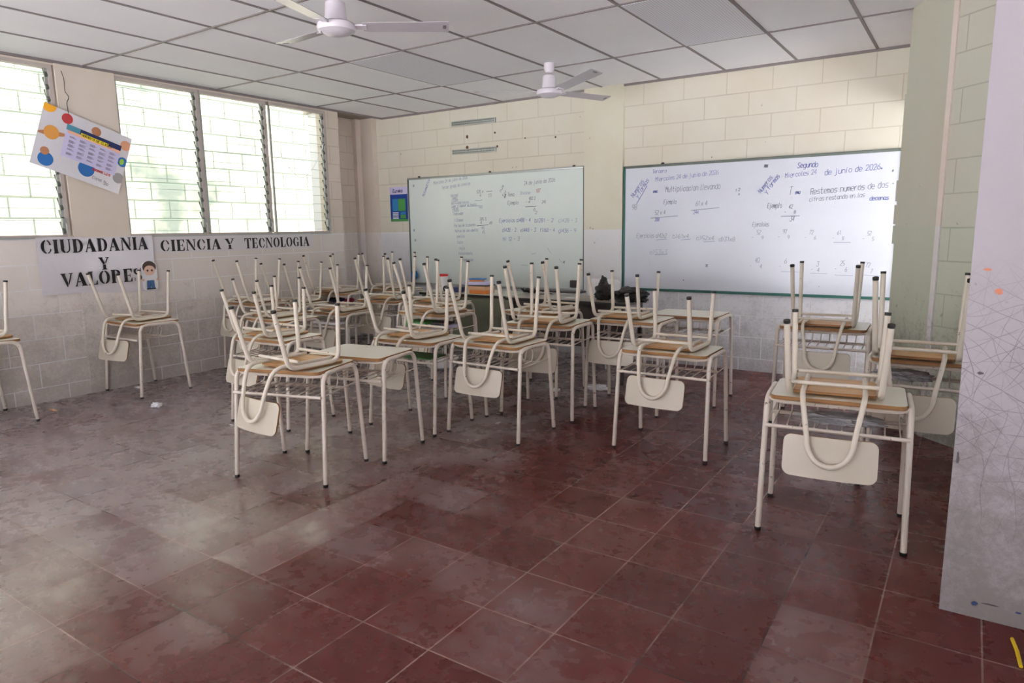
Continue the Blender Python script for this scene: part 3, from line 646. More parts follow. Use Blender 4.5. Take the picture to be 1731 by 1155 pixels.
# stencil alphabet (0..1 high), polygons
def seg_arc(cx, cy, rx, ry, a0, a1, tx, ty, n=10):
    o = [(cx+rx*math.cos(math.radians(a0+(a1-a0)*i/n)), cy+ry*math.sin(math.radians(a0+(a1-a0)*i/n))) for i in range(n+1)]
    q = [(cx+(rx-tx)*math.cos(math.radians(a0+(a1-a0)*i/n)), cy+(ry-ty)*math.sin(math.radians(a0+(a1-a0)*i/n))) for i in range(n+1)]
    return o+q[::-1]
def R(x0, x1, y0, y1): return [(x0, y0), (x1, y0), (x1, y1), (x0, y1)]
def stem(x, t=0.22): return [[(x-0.05, 0), (x+t+0.05, 0), (x+t+0.05, 0.06), (x+t, 0.09), (x+t, 0.91), (x+t+0.05, 0.94), (x+t+0.05, 1), (x-0.05, 1), (x-0.05, 0.94), (x, 0.91), (x, 0.09), (x-0.05, 0.06)]]
STN = {
 'I': (0.36, stem(0.07)), 'C': (0.72, [seg_arc(0.4, 0.5, 0.38, 0.5, 100, 260, 0.2, 0.07), seg_arc(0.4, 0.5, 0.30, 0.5, 15, 80, 0.12, 0.08), seg_arc(0.4, 0.5, 0.30, 0.5, -80, -20, 0.07, 0.08)]),
 'U': (0.76, [R(0.02, 0.32, 0.94, 1), R(0.06, 0.28, 0.35, 1), seg_arc(0.37, 0.35, 0.31, 0.35, 180, 262, 0.2, 0.08), seg_arc(0.37, 0.35, 0.31, 0.35, 275, 360, 0.08, 0.08), R(0.60, 0.68, 0.35, 1), R(0.53, 0.75, 0.94, 1)]),
 'D': (0.76, stem(0.06)+[seg_arc(0.34, 0.5, 0.38, 0.5, -88, 88, 0.2, 0.08)]), 'A': (0.80, [[(0.0, 0), (0.16, 0), (0.16, 0.06), (0.12, 0.06), (0.36, 0.85), (0.33, 0.98), (0.05, 0.06), (0, 0.06)], [(0.38, 1), (0.46, 1), (0.74, 0.06), (0.80, 0.06), (0.80, 0), (0.42, 0), (0.42, 0.06), (0.48, 0.06), (0.30, 0.78)], R(0.2, 0.38, 0.28, 0.35)]),
 'N': (0.80, [R(0.0, 0.2, 0, 0.06), R(0.07, 0.14, 0.06, 0.8), [(0.0, 1), (0.26, 1), (0.72, 0.1), (0.72, 0), (0.60, 0), (0.07, 0.94), (0, 0.94)], R(0.65, 0.72, 0.28, 1), R(0.56, 0.80, 0.94, 1)]),
 'Y': (0.74, [[(0, 1), (0.3, 1), (0.3, 0.94), (0.27, 0.94), (0.44, 0.5), (0.30, 0.42), (0.05, 0.94), (0, 0.94)], [(0.5, 1), (0.74, 1), (0.74, 0.94), (0.68, 0.94), (0.50, 0.5), (0.45, 0.55), (0.60, 0.94), (0.5, 0.94)], R(0.28, 0.48, 0.03, 0.42), R(0.2, 0.56, 0, 0.06)]),
 'V': (0.78, [[(0, 1), (0.32, 1), (0.32, 0.94), (0.27, 0.94), (0.44, 0.25), (0.40, 0), (0.36, 0), (0.05, 0.94), (0, 0.94)], [(0.52, 1), (0.78, 1), (0.78, 0.94), (0.71, 0.94), (0.48, 0.15), (0.46, 0.3), (0.62, 0.94), (0.52, 0.94)]]),
 'L': (0.62, stem(0.06)+[[(0.31, 0), (0.6, 0), (0.6, 0.32), (0.55, 0.32), (0.48, 0.07), (0.31, 0.06)]]), 'O': (0.76, [seg_arc(0.38, 0.5, 0.37, 0.5, 98, 262, 0.2, 0.07), seg_arc(0.38, 0.5, 0.37, 0.5, -82, 82, 0.2, 0.07)]),
 'R': (0.78, stem(0.06)+[seg_arc(0.33, 0.74, 0.32, 0.26, -88, 88, 0.2, 0.06), [(0.32, 0.44), (0.52, 0.48), (0.68, 0.08), (0.76, 0.06), (0.76, 0), (0.54, 0), (0.38, 0.42)]]),
 'E': (0.66, stem(0.06)+[[(0.31, 0), (0.62, 0), (0.62, 0.3), (0.57, 0.3), (0.5, 0.07), (0.31, 0.06)], [(0.31, 1), (0.62, 1), (0.62, 0.72), (0.57, 0.72), (0.5, 0.93), (0.31, 0.94)], R(0.31, 0.48, 0.46, 0.52), R(0.46, 0.50, 0.36, 0.62)]),
 'S': (0.62, [seg_arc(0.3, 0.74, 0.28, 0.26, 95, 250, 0.15, 0.06), seg_arc(0.3, 0.26, 0.28, 0.26, -85, 70, 0.15, 0.06), [(0.12, 0.62), (0.3, 0.60), (0.52, 0.38), (0.40, 0.32)], R(0.50, 0.55, 0.72, 0.98), R(0.04, 0.09, 0.02, 0.3)]),
 'T': (0.72, [R(0.26, 0.46, 0.03, 0.93), R(0.18, 0.54, 0, 0.06), [(0.0, 1), (0.34, 1), (0.34, 0.94), (0.12, 0.92), (0.05, 0.7), (0.0, 0.7)], [(0.38, 1), (0.72, 1), (0.72, 0.7), (0.67, 0.7), (0.60, 0.92), (0.38, 0.94)]]),
 'G': (0.76, [seg_arc(0.4, 0.5, 0.38, 0.5, 100, 260, 0.2, 0.07), seg_arc(0.4, 0.5, 0.30, 0.5, 20, 80, 0.1, 0.08), seg_arc(0.4, 0.5, 0.26, 0.5, -85, -40, 0.05, 0.08), R(0.5, 0.68, 0.05, 0.42), R(0.44, 0.74, 0.40, 0.46)])}
def stencil(bm, text, y0, y1, z0, h, x=0.0, slope=0.0):
    """black stencil capitals on the left wall, running along +Y from y0 to y1"""
    tot = sum(STN[c][0]+0.08 if c != ' ' else 0.35 for c in text); sx = (y1-y0)/tot; cx = 0
    for c in text:
        if c == ' ': cx += 0.35; continue
        wdt, polys = STN[c]
        for p in polys:
            prism(bm, p, x, x+0.0006, lambda u, v, w_: (w_, y0+(cx+u)*sx, z0+v*h+slope*(cx+u)*sx))
        cx += wdt+0.08
bn = thing('class_banner', 'wide shiny paper banner reading CIUDADANIA Y VALORES with a boy cutout', 'banner', (0, 0, 0))
b = B(); n = 18
def bz(t, top): return (1.335+0.004*math.sin(t*9)) if top else (0.870-0.028*t+0.008*math.sin(t*6))
V0 = [[b.verts.new((0.003+0.004*math.sin(i*1.3+j*2.1)**2, -3.99+0.945*i/n, (1-j/6)*bz(i/n, 0)+j/6*bz(i/n, 1))) for j in range(7)] for i in range(n+1)]
V1 = [[b.verts.new(v.co+Vector((0.0012, 0, 0))) for v in r_] for r_ in V0]
for i in range(n):
    for j in range(6): b.faces.new((V0[i][j], V0[i][j+1], V0[i+1][j+1], V0[i+1][j])); b.faces.new((V1[i][j], V1[i+1][j], V1[i+1][j+1], V1[i][j+1]))
link('paper_sheet', b, M['film'], bn, loc=(0.012, 0, 0))
b = B(); stencil(b, 'CIUDADANIA', -3.965, -3.085, 1.205, 0.112, 0.026, 0.012); link('lettering', b, M['black'], bn, smooth=False)
b = B(); stencil(b, 'Y', -3.535, -3.44, 1.055, 0.105, 0.026); link('lettering', b, M['black'], bn, smooth=False)
b = B(); stencil(b, 'VALORES', -3.845, -3.165, 0.925, 0.115, 0.026, 0.02); link('lettering', b, M['black'], bn, smooth=False)
cut = link('boy_cutout', prism(B(), rrect(-3.175, -3.035, 0.845, 1.10, 0.03), 0.020, 0.0215, lambda u, v, w_: (w_, u, v)), M['paper'], bn, smooth=False)
by = -3.105
def bd(name, mt, poly, x=0.024): return link(name, prism(B(), poly, x, x+0.001, lambda u, v, w_: (w_, u, v)), M[mt], cut, smooth=False)
E_ = lambda cy, cz, ry, rz, n=24: [(cy+ry*math.cos(2*PI*k/n), cz+rz*math.sin(2*PI*k/n)) for k in range(n)]
bd('hair', 'hair', E_(by, 1.055, 0.062, 0.055)); bd('head', 'skin', E_(by, 1.025, 0.050, 0.045), 0.026); bd('eye', 'hair', E_(by-0.02, 1.025, 0.009, 0.010), 0.028); bd('eye', 'hair', E_(by+0.02, 1.025, 0.009, 0.010), 0.028)
bd('shirt', 'paper', [(by-0.04, 0.98), (by+0.04, 0.98), (by+0.07, 0.945), (by+0.055, 0.935), (by+0.035, 0.95), (by+0.035, 0.93), (by-0.035, 0.93), (by-0.035, 0.95), (by-0.055, 0.935), (by-0.07, 0.945)], 0.0265)
bd('hand', 'skin', E_(by-0.066, 0.942, 0.012, 0.012), 0.028); bd('hand', 'skin', E_(by+0.066, 0.942, 0.012, 0.012), 0.028); bd('fringe', 'hair', [(by-0.055, 1.045), (by-0.02, 1.075), (by+0.03, 1.062), (by+0.055, 1.035), (by+0.05, 1.08), (by, 1.105), (by-0.05, 1.085)], 0.0285)
bd('trousers', 'jeans', [(by-0.033, 0.935), (by+0.033, 0.935), (by+0.036, 0.862), (by+0.003, 0.862), (by, 0.895), (by-0.003, 0.862), (by-0.036, 0.862)], 0.0272); bd('shoes', 'black', [(by-0.042, 0.865), (by+0.042, 0.865), (by+0.042, 0.852), (by-0.042, 0.852)], 0.0285)
b2 = thing('class_banner', 'long narrow paper strip reading CIENCIA Y TECNOLOGIA below the windows', 'banner', (0, 0, 0))
link('paper_sheet', box(B(), 0.001, 0.003, -3.04, -1.19, 1.175, 1.332), M['film2'], b2, smooth=False)
for t, a0, a1 in (('CIENCIA', -2.97, -2.34), ('Y', -2.305, -2.19), ('TECNOLOGIA', -2.08, -1.235)):
    b = B(); stencil(b, t, a0, a1, 1.19, 0.105, 0.0032, 0.004); link('lettering', b, M['black'], b2, smooth=False)
pq = thing('information_poster', 'small blue and green printed poster left of the left whiteboard', 'poster', (0.24, 0, 1.67))
def q_(name, mt, x0, x1, z0, z1, y=-0.003): return link(name, box(B(), x0, x1, y-0.001, y, z0, z1), M[mt], pq, smooth=False)
q_('poster_sheet', 'lilac', -0.15, 0.15, -0.21, 0.215); q_('printed_panel', 'poster_blue', -0.145, 0.145, -0.20, 0.125, -0.0045); q_('printed_panel', 'poster_cyan', -0.11, -0.015, -0.08, 0.07, -0.006); q_('printed_panel', 'poster_green', -0.012, 0.11, -0.08, 0.07, -0.006)
q_('printed_panel', 'poster_cyan', 0.02, 0.11, -0.125, -0.09, -0.006); q_('printed_panel', 'poster_green', 0.02, 0.11, -0.17, -0.127, -0.006); q_('printed_panel', 'poster_green', -0.145, 0.145, -0.208, -0.178, -0.006)
b = B()
for z in (-0.10, -0.118, -0.136, -0.154, -0.17): line(b, -0.11, z, -0.01, z, lambda u, v: (u, -0.0075, v), 0.009)
link('poster_print', b, M['paper'], pq, smooth=False)
b = B(); stroke(b, 'Eureka', -0.095, 0.150, 0.036, lambda u, v: (u, -0.0055, v), 0.008, 0, 0.02, 1.15); link('poster_print', b, M['navy'], pq, smooth=False)

# ---------------------------------------------------------------- ceiling fans and light panels
def fan(x, y, zm, blades, label):
    root = thing('ceiling_fan', label, 'ceiling fan', (x, y, CZ))
    link('canopy', lathe(B(), [(0, 0), (0.045, 0), (0.045, -0.045), (0.034, -0.075), (0.014, -0.085), (0, -0.085)], 24), M['fan'], root)
    link('down_rod', tube(B(), [(0, 0, -0.08), (0, 0, zm-CZ+0.12)], 0.010, 12), M['fan'], root)
    h = zm-CZ
    link('motor_cover', lathe(B(), [(0, h+0.14), (0.040, h+0.14), (0.055, h+0.13), (0.064, h+0.03), (0.066, h+0.02), (0, h+0.02)], 28), M['fan'], root)
    link('motor_housing', lathe(B(), [(0, h+0.025), (0.085, h+0.025), (0.105, h+0.015), (0.110, h-0.005), (0.104, h-0.022), (0.088, h-0.030), (0.084, h-0.026), (0.06, h-0.040), (0, h-0.045)], 36), M['fan'], root)
    for ang_, rise in blades:
        a = math.radians(ang_); bm = B(); pitch = math.radians(-10)
        pts = [(0.15, -0.048), (0.20, -0.055), (0.62, -0.062), (0.64, -0.058), (0.64, 0.058), (0.62, 0.062), (0.20, 0.055), (0.15, 0.048)]
        prism(bm, pts, -0.0015, 0.0015, lambda u, v, w_: (u*math.cos(a)-v*math.cos(pitch)*math.sin(a), u*math.sin(a)+v*math.cos(pitch)*math.cos(a), h+0.002+w_+v*math.sin(pitch)+rise*(u-0.1)))
        bl = link('blade', bm, M['fanblade'], root, smooth=False)
        link('tip_mark', prism(B(), rrect(0.605, 0.625, -0.02, 0.02, 0.006, 3), -0.0030, -0.0016, lambda u, v, w_: (u*math.cos(a)-v*math.cos(pitch)*math.sin(a), u*math.sin(a)+v*math.cos(pitch)*math.cos(a), h+0.002+w_+v*math.sin(pitch)+rise*(u-0.1))), M['scuffgrey'], bl, smooth=False)
        bm = B(); prism(bm, [(0.085, -0.014), (0.17, -0.03), (0.17, 0.03), (0.085, 0.014)], -0.003, 0.006, lambda u, v, w_: (u*math.cos(a)-v*math.sin(a), u*math.sin(a)+v*math.cos(a), h+0.002+w_+v*math.sin(pitch)))
        link('blade_bracket', bm, M['fan'], bl, smooth=False)
fan(3.13, -3.57, 2.50, ((40, 0.02), (168, 0.06), (286, 0.0)), 'nearer white ceiling fan at the top edge of view')
fan(3.13, -1.19, 2.50, ((218, 0.0), (336, 0.09), (66, 0.0)), 'farther white ceiling fan in front of the left whiteboard')
for k, r, lb in ((3, 1, 'perforated square-holed ceiling panel between the two fans'), (7, 1, 'perforated ceiling panel above the right whiteboard')):
    b = box(B(), 0.61*k+0.013, 0.61*(k+1)-0.013, -1.0446-1.22*r+0.013, -1.0446-1.22*(r-1)-0.013, CZ-0.009, CZ-0.001)
    tag(link('perforated_panel', b, M['perf'], smooth=False), lb, 'ceiling panel', 'perforated ceiling panels')

# ---------------------------------------------------------------- school desk and chair
def make_desk(T, D):
    """T top height, D half depth of the top"""
    root = thing('student_desk', 'desk', 'desk')
    hw = 0.262
    b = B(); prism(b, rrect(-hw, hw, -D, D, 0.035, 6), T-0.018, T, mi=2, side=1, top=0)
    link('desktop', b, [M['lam'], M['edge'], M['ply']], root)
    for s in (-1, 1):
        pts = [(s*0.285, -0.215, 0.015), (s*0.2755, -D+0.025, T-0.016), (s*0.2755, D-0.025, T-0.016), (s*0.285, 0.215, 0.015)]
        sf = link('side_frame', tube(B(), fillet(pts, 0.065, 7), 0.0125, 12), M['tube'], root)
        for q in (-1, 1):
            link('rubber_foot', lathe(B(), [(0, 0), (0.0125, 0), (0.0140, 0.003), (0.0138, 0.016), (0, 0.016)], 14, (s*0.285, q*0.215)), M['cap'], sf)
    for q in (-1, 1):
        pts = [(-0.272, q*(D-0.045), T-0.022), (-0.22, q*(D-0.030), T-0.032), (0.22, q*(D-0.030), T-0.032), (0.272, q*(D-0.045), T-0.022)]
        link('apron_rail', tube(B(), fillet(pts, 0.04, 4), 0.0095, 8), M['tube'], root)
    zb = T-0.135; b = B()
    tube(b, [(-0.277, -0.197+0.0, zb), (0.277, -0.197, zb)], 0.0085, 8)
    tube(b, [(-0.272, 0.030, zb+0.006), (0.272, 0.030, zb+0.006)], 0.0085, 8)
    for s in (-1, 1): tube(b, [(s*0.272, -0.19, zb), (s*0.272, 0.185, zb+0.010)], 0.0035, 6)
    rk = link('book_rack', b, M['tube'], root)
    for k in range(5):
        c = -0.215+0.1075*k
        pts = [(c-0.028, -0.195, zb+0.009), (c-0.027, 0.018, zb+0.016), (c-0.026, 0.034, zb+0.075), (c, 0.036, zb+0.100), (c+0.026, 0.034, zb+0.075), (c+0.027, 0.018, zb+0.016), (c+0.028, -0.195, zb+0.009)]
        link('wire_loop', tube(B(), fillet(pts, 0.022, 4), 0.0035, 6), M['tube'], rk)
    return root
def make_chair(Lh, a, bb):
    """chair standing on its seat, origin on the table top under the middle of its four raised feet"""
    root = thing('student_chair', 'chair', 'chair')
    ha, hb = a/2, bb/2
    def fs(u, v):   # seat lies upside down, slight dish
        z = 0.002+0.010*(abs(v)/0.165)**3*(1 if v < 0 else 0.3)
        return (u, 0.09+v, z), (0, 0, 1)
    link('seat', grid_slab(B(), 0.325, 0.33, fs, 8, 10, 0.012, 0.035), [M['ply'], M['edge']], root)
    for s in (-1, 1):
        pts = [(s*ha, -hb, Lh-0.012), (s*0.176, -0.125, 0.027), (s*0.176, 0.198, 0.027), (s*ha, hb, Lh-0.012)]
        sf = link('side_frame', tube(B(), fillet(pts, 0.05, 7), 0.0125, 12), M['tube2'], root)
        for q, kx in ((-1, -0.125), (1, 0.198)):
            d = Vector((s*ha, q*hb, Lh-0.012))-Vector((s*0.176, kx, 0.027)); d.normalize(); e = Vector((s*ha, q*hb, Lh-0.012))
            link('rubber_foot', tube(B(), [e-d*0.002, e, e+d*0.009, e+d*0.011], 0.0140, 14), M['cap'], sf)
    for y in (-0.062, 0.195): link('crossbar', tube(B(), [(-0.176, y, 0.056), (0.176, y, 0.056)], 0.0085, 10), M['tube2'], root)
    pts = [(-0.118, 0.20, 0.034), (-0.118, -0.178, 0.034), (-0.096, -0.222, -0.09)]
    arc = [(-0.088*math.cos(t), -0.236-0.024*math.sin(t), -0.142-0.106*math.sin(t)) for t in [PI*i/14 for i in range(15)]]
    P_ = fillet(pts+[arc[0]], 0.075, 7)[:-1]+[Vector(p) for p in arc]
    P_ = P_+[Vector((-p.x, p.y, p.z)) for p in P_[:-15][::-1]]
    link('back_support', tube(B(), P_, 0.0110, 12), M['tube2'], root)
    def fb(u, v):
        y = -0.232+0.25*v+0.016*(u/0.18)**2
        return (u, y, -0.2225+v), (0, 1, 0)
    link('backrest', grid_slab(B(), 0.358, 0.166, fb, 10, 4, 0.010, 0.032), [M['lamb'], M['edge']], root)
    return root
def copy_tree(o, parent=None):
    c = o.copy(); C.objects.link(c)
    if parent: c.parent = parent
    for ch in list(o.children): copy_tree(ch, c)
    return c
DS = make_desk(0.62, 0.190); DL = make_desk(0.68, 0.205); CS = make_chair(0.344, 0.378, 0.40); CL = make_chair(0.420, 0.376, 0.465)
used = {}
def put(proto, key, x, y, z, ang, label, group):
    o = proto if key not in used else copy_tree(proto)
    used[key] = 1; o.location = (x, y, z); o.rotation_euler = (0, 0, math.radians(ang)); o['label'] = label; o['group'] = group
    return o
GD, GC = 'cream tube student desks', 'student chairs turned upside down on desks'
# key: desk x, y, angle, size; chair x, y, angle, size; where
SETS = [
 ('FR', 5.8, -3.205, 6, 'S', 5.794, -3.282, 6.9, 'S', 'nearest desk on the right, beside the scribbled white wall end', 'chair on the nearest right-hand desk, in front of the scribbled wall end'),
 ('N', 3.13, -4.0, 16, 'S', 3.178, -4.09, -2.9, 'S', 'nearest desk of the left cluster, four feet on open floor', 'chair on the nearest desk of the left cluster, lowest and largest there'),
 ('NE', 3.15, -3.525, 10, 'S', None, None, None, None, 'bare desk without a chair pushed behind the nearest left cluster desk', None),
 ('M', 4.77, -2.505, 1, 'S', 4.775, -2.572, -1.5, 'S', 'front desk standing alone below the left half of the right whiteboard', 'chair on the lone front desk below the right whiteboard'),
 ('H', 3.68, -2.785, -1, 'S', 3.7, -2.855, 0.5, 'L', 'front middle desk, just left of the desk standing alone', 'chair on the front middle desk, left of the lone front desk'),
 ('Z', 0.315, -3.37, 0, 'S', 0.3, -3.43, 9, 'L', 'desk against the left wall under the VALORES lettering', 'chair on the desk at the left wall, legs crossing the VALORES lettering'),
 ('Y', 0.315, -4.57, 0, 'S', 0.33, -4.65, 3, 'L', 'desk at the left wall cut by the left edge of view', 'chair cut by the left edge, only one foot showing'),
 ('K', 3.085, -2.92, 2, 'S', 3.05, -2.985, -5, 'S', 'desk with a green folder in its rack, left of the front middle desk', 'chair on the desk with the green folder in its rack'),
 ('O', 2.14, -3.365, 4, 'S', 2.105, -3.435, -2, 'S', 'second desk of the left cluster, behind the nearest one', 'second chair of the left cluster, directly behind the nearest'),
 ('P', 1.28, -2.655, 0, 'S', 1.185, -2.725, -5, 'S', 'third desk of the left cluster going back', 'third chair of the left cluster, low with short legs'),
 ('T', 1.34, -2.055, 0, 'S', 1.39, -2.14, 3, 'L', 'desk with loose papers in its rack, behind the left cluster', 'chair on the desk with loose papers in its rack'),
 ('Q', 0.37, -2.25, 0, 'L', 0.43, -2.37, -1, 'L', 'tall desk by the left wall behind the left cluster', 'chair on the tall desk by the left wall, leftmost far chair'),
 ('R', 0.38, -1.74, 0, 'S', 0.37, -1.8, -1, 'L', 'low desk tucked behind the tall desk at the left wall', 'chair on the low desk tucked behind the tall left wall desk'),
 ('S', 0.335, -1.12, 4, 'L', 0.375, -1.26, 7, 'L', 'desk in the far left corner holding a dark bag and red cloth', 'chair on the far left desk that holds a dark bag'),
 ('U', 1.44, -1.49, 3, 'L', 1.5, -1.58, 9, 'L', 'far desk in front of the corner column', 'chair on the far desk in front of the corner column'),
 ('V', 0.62, -0.52, -2, 'L', 0.62, -0.62, -3, 'L', 'farthest desk, under the small blue poster', 'chair on the farthest desk, under the small blue poster'),
 ('W', 2.08, -1.5, 4, 'L', 2.1, -1.6, 9, 'L', 'far desk before the left end of the green teacher desk', 'chair before the left end of the green teacher desk'),
 ('X', 2.53, -2.065, -4, 'L', 2.60, -2.19, -9, 'L', 'desk with green book and papers in its rack, before the teacher desk', 'chair on the desk with green book and papers, before the red-lidded tub'),
 ('J', 3.29, -1.6, -4, 'L', 3.38, -1.7, -11, 'L', 'desk hidden behind the tall middle desk, close to the dark desk', 'turned chair behind the tall middle one, before the black cables'),
 ('I', 3.7, -2.19, 5, 'L', 3.74, -2.32, 9, 'L', 'tall middle desk with wire loops showing, behind the front middle desk', 'chair on the tall middle desk, its feet level with the board bottom'),
 ('F', 4.17, -1.745, 1, 'L', 4.13, -1.82, 0.5, 'S', 'desk in front of the black bags, right of centre', 'chair in front of the black bags, short legs'),
 ('E', 4.44, -1.275, 0, 'L', None, None, None, None, 'bare desk without a chair below the right whiteboard', None),
 ('R3', 5.455, -1.45, 2, 'L', 5.47, -1.585, 4, 'L', 'desk behind the nearest right-hand desk, before the whiteboard corner', 'chair rising before the lower right corner of the right whiteboard'),
 ('R2', 6.12, -2.41, 1, 'L', 6.055, -2.56, 1.5, 'L', 'desk half hidden by the scribbled wall end, before the green wall', 'chair before the green block wall, partly behind the scribbled wall end')]
POS = {}
for key, dx, dy, da, ds, cx, cy, ca_, cs, dl, cl in SETS:
    T = 0.62 if ds == 'S' else 0.68
    d = put(DS if ds == 'S' else DL, 'd'+ds, dx, dy, 0, da, 'white-topped tube '+dl, GD); POS[key] = (dx, dy, da, T)
    if cx is not None: put(CS if cs == 'S' else CL, 'c'+cs, cx, cy, T+0.001, ca_, 'upturned cream '+cl, GC)

# ---------------------------------------------------------------- things in the racks
def inrack(key, u, v, dz=0.018):
    x, y, a, T = POS[key]; a = math.radians(a)
    return (x+u*math.cos(a)-v*math.sin(a), y+u*math.sin(a)+v*math.cos(a), T-0.135+dz), a
p, a = inrack('K', 0.06, -0.085); tag(link('green_folder', prism(B(), rrect(-0.17, 0.17, -0.095, 0.095, 0.01), 0, 0.008), M['folder_green'], loc=p, rot=(0, 0, a+0.02)), 'green card folder lying in a desk rack', 'folder')
p, a = inrack('FR', 0.02, -0.085, 0.032); tag(link('plastic_bag', blob(B(), (0, 0, 0), (0.15, 0.085, 0.020), 3, 0.5, 4, 3), M['clearbag'], loc=p, rot=(0, 0, a)), 'crumpled clear plastic bag in the rack of the nearest right desk', 'plastic bag')
p, a = inrack('R2', -0.12, -0.085, 0.036); tag(link('plastic_bag', blob(B(), (0, 0, 0), (0.12, 0.085, 0.024), 5, 0.5, 4, 3), M['clearbag'], loc=p, rot=(0, 0, a)), 'crumpled clear plastic bag in the rack of the desk by the green wall', 'plastic bag')
p, a = inrack('X', -0.08, -0.08); tag(link('green_book', box(B(), -0.13, 0.09, -0.085, 0.085, 0, 0.035, bev=0.004), M['poster_green'], loc=p, rot=(0, 0, a+0.1)), 'green book in the rack of the desk before the red-lidded tub', 'book')
p, a = inrack('X', 0.145, -0.08); tag(link('stack_of_papers', box(B(), -0.09, 0.10, -0.09, 0.09, 0, 0.022, bev=0.002), M['lilac'], loc=p, rot=(0, 0, a-0.1)), 'stack of lilac-white papers beside the green book in a desk rack', 'papers')
p, a = inrack('X', 0.15, -0.08, 0.042); tag(link('brown_notebook', box(B(), -0.07, 0.07, -0.08, 0.07, 0, 0.018, bev=0.002), M['desk_brown'], loc=p, rot=(0, 0, a+0.15)), 'dark brown notebook on the lilac papers in a desk rack', 'notebook')
p, a = inrack('S', 0.0, -0.085); tag(link('dark_bag', blob(B(), (0, 0, 0.03), (0.12, 0.075, 0.026), 9, 0.3, 3), M['darkblue'], loc=p, rot=(0, 0, a)), 'dark blue cloth bag in the far left desk rack', 'bag')
p, a = inrack('S', 0.20, -0.085); tag(link('red_cloth', blob(B(), (0, 0, 0.03), (0.04, 0.075, 0.026), 4, 0.3, 3), M['magenta'], loc=p, rot=(0, 0, a)), 'crumpled dark red cloth beside the dark bag in a rack', 'cloth')
p, a = inrack('T', -0.03, -0.085); tag(link('stack_of_papers', box(B(), -0.15, 0.15, -0.085, 0.085, 0, 0.02, bev=0.002), M['paper'], loc=p, rot=(0, 0, a+0.05)), 'loose white papers in the rack of the desk behind the left cluster', 'papers')
p, a = inrack('I', -0.10, -0.09); tag(link('folded_paper', blob(B(), (0, 0, 0.01), (0.06, 0.06, 0.013), 4, 0.4, 2), M['lilac'], loc=p, rot=(0, 0, a)), 'crumpled pale paper in the rack of the tall middle desk', 'paper')

# ---------------------------------------------------------------- teacher desks and what lies on them
TD = thing('teacher_desk', 'grey-green steel teacher desk with pale worn top before the left whiteboard', 'desk', (2.04, -0.86, 0))
link('desktop', box(B(), -0.57, 0.57, -0.21, 0.24, 0.695, 0.72, bev=0.004), M['desk_top_grey'], TD)
link('edge_band', box(B(), -0.572, 0.572, -0.213, -0.208, 0.688, 0.712), M['black'], TD, smooth=False)
link('front_panel', box(B(), -0.55, 0.55, -0.195, -0.18, 0.14, 0.688), M['steel_green'], TD, smooth=False)
for s in (-1, 1):
    link('side_panel', box(B(), s*0.55-0.012, s*0.55+0.012, -0.18, 0.22, 0.10, 0.688), M['steel_green'], TD, smooth=False)
    for q in (-0.17, 0.20): link('leg', box(B(), s*0.545-0.014, s*0.545+0.014, q-0.014, q+0.014, 0, 0.14), M['black'], TD, smooth=False)
TE = thing('teacher_desk', 'dark brown teacher desk carrying black bags, between the two whiteboards', 'desk', (3.25, -0.95, 0))
link('desktop', box(B(), -0.625, 0.63, -0.22, 0.22, 0.695, 0.72, bev=0.004), M['desk_top_brown'], TE)
link('edge_band', box(B(), -0.627, 0.632, -0.223, -0.218, 0.69, 0.716), M['black'], TE, smooth=False)
link('front_panel', box(B(), -0.58, 0.52, -0.15, -0.135, 0.30, 0.695), M['desk_brown'], TE, smooth=False)
for s in (-0.58, 0.56):
    for q in (-0.19, 0.19): link('leg', box(B(), s-0.016, s+0.016, q-0.016, q+0.016, 0, 0.695), M['desk_brown'], TE, smooth=False)
def onb(px, py, Y): x, z = world_on_back(px, py, Y); return x, Y, z
def at(px, py, z):
    d = fw + r2*((px-865.5)/FPX) - u2*((py-577.5)/FPX); t = (z-CAM.z)/d.z; q = CAM+d*t; return q
q = at(749, 491, 0.72)
tb = thing('lidded_tub', 'white plastic tub with red lid on the green teacher desk', 'tub', (q.x, q.y, 0.72))
link('tub_body', lathe(B(), [(0, 0), (0.046, 0), (0.050, 0.01), (0.054, 0.155), (0, 0.155)], 24), M['tub'], tb)
link('lid', lathe(B(), [(0.050, 0.150), (0.058, 0.150), (0.058, 0.168), (0.05, 0.172), (0, 0.172)], 24), M['red'], tb)
q = at(801, 498, 0.72); q.y = max(q.y, -1.03)
zc = 0.72; GS = 'pile of books and folders on the green teacher desk'
for i, (nm, m_, wx, wy, h, r_, dx, lb) in enumerate((('book', 'orange', 0.10, 0.08, 0.036, 0.10, 0.0, 'orange book, bottom of the pile on the green teacher desk'), ('book', 'tan', 0.11, 0.08, 0.040, -0.05, -0.01, 'thick tan book above the orange one in the desk pile'),
     ('book', 'black', 0.12, 0.085, 0.010, 0.02, -0.01, 'thin black notebook in the middle of the desk pile'), ('stack_of_papers', 'lilac', 0.13, 0.09, 0.030, 0.15, -0.03, 'loose white papers on the black notebook of the desk pile'), ('folder', 'orange', 0.07, 0.04, 0.016, 0.5, -0.06, 'orange folder upon the papers of the desk pile'), ('folder', 'blue', 0.08, 0.045, 0.014, 0.35, -0.05, 'blue folder, topmost of the desk pile'))):
    tag(link(nm, box(B(), -wx, wx, -wy, wy, 0, h, bev=0.003), M[m_], loc=(q.x+dx, q.y+0.05, zc), rot=(0, 0, r_)), lb, 'papers' if 'stack' in nm else nm, GS); zc += h+0.0005
q2 = at(776, 494, 0.72); tag(link('blue_notebook', box(B(), -0.07, 0.06, -0.06, 0.06, 0, 0.05, bev=0.006), M['navy'], loc=(q2.x-0.02, q2.y+0.02, 0.7205), rot=(0, 0, 0.3)), 'navy notebook left of the book pile on the green teacher desk', 'notebook')
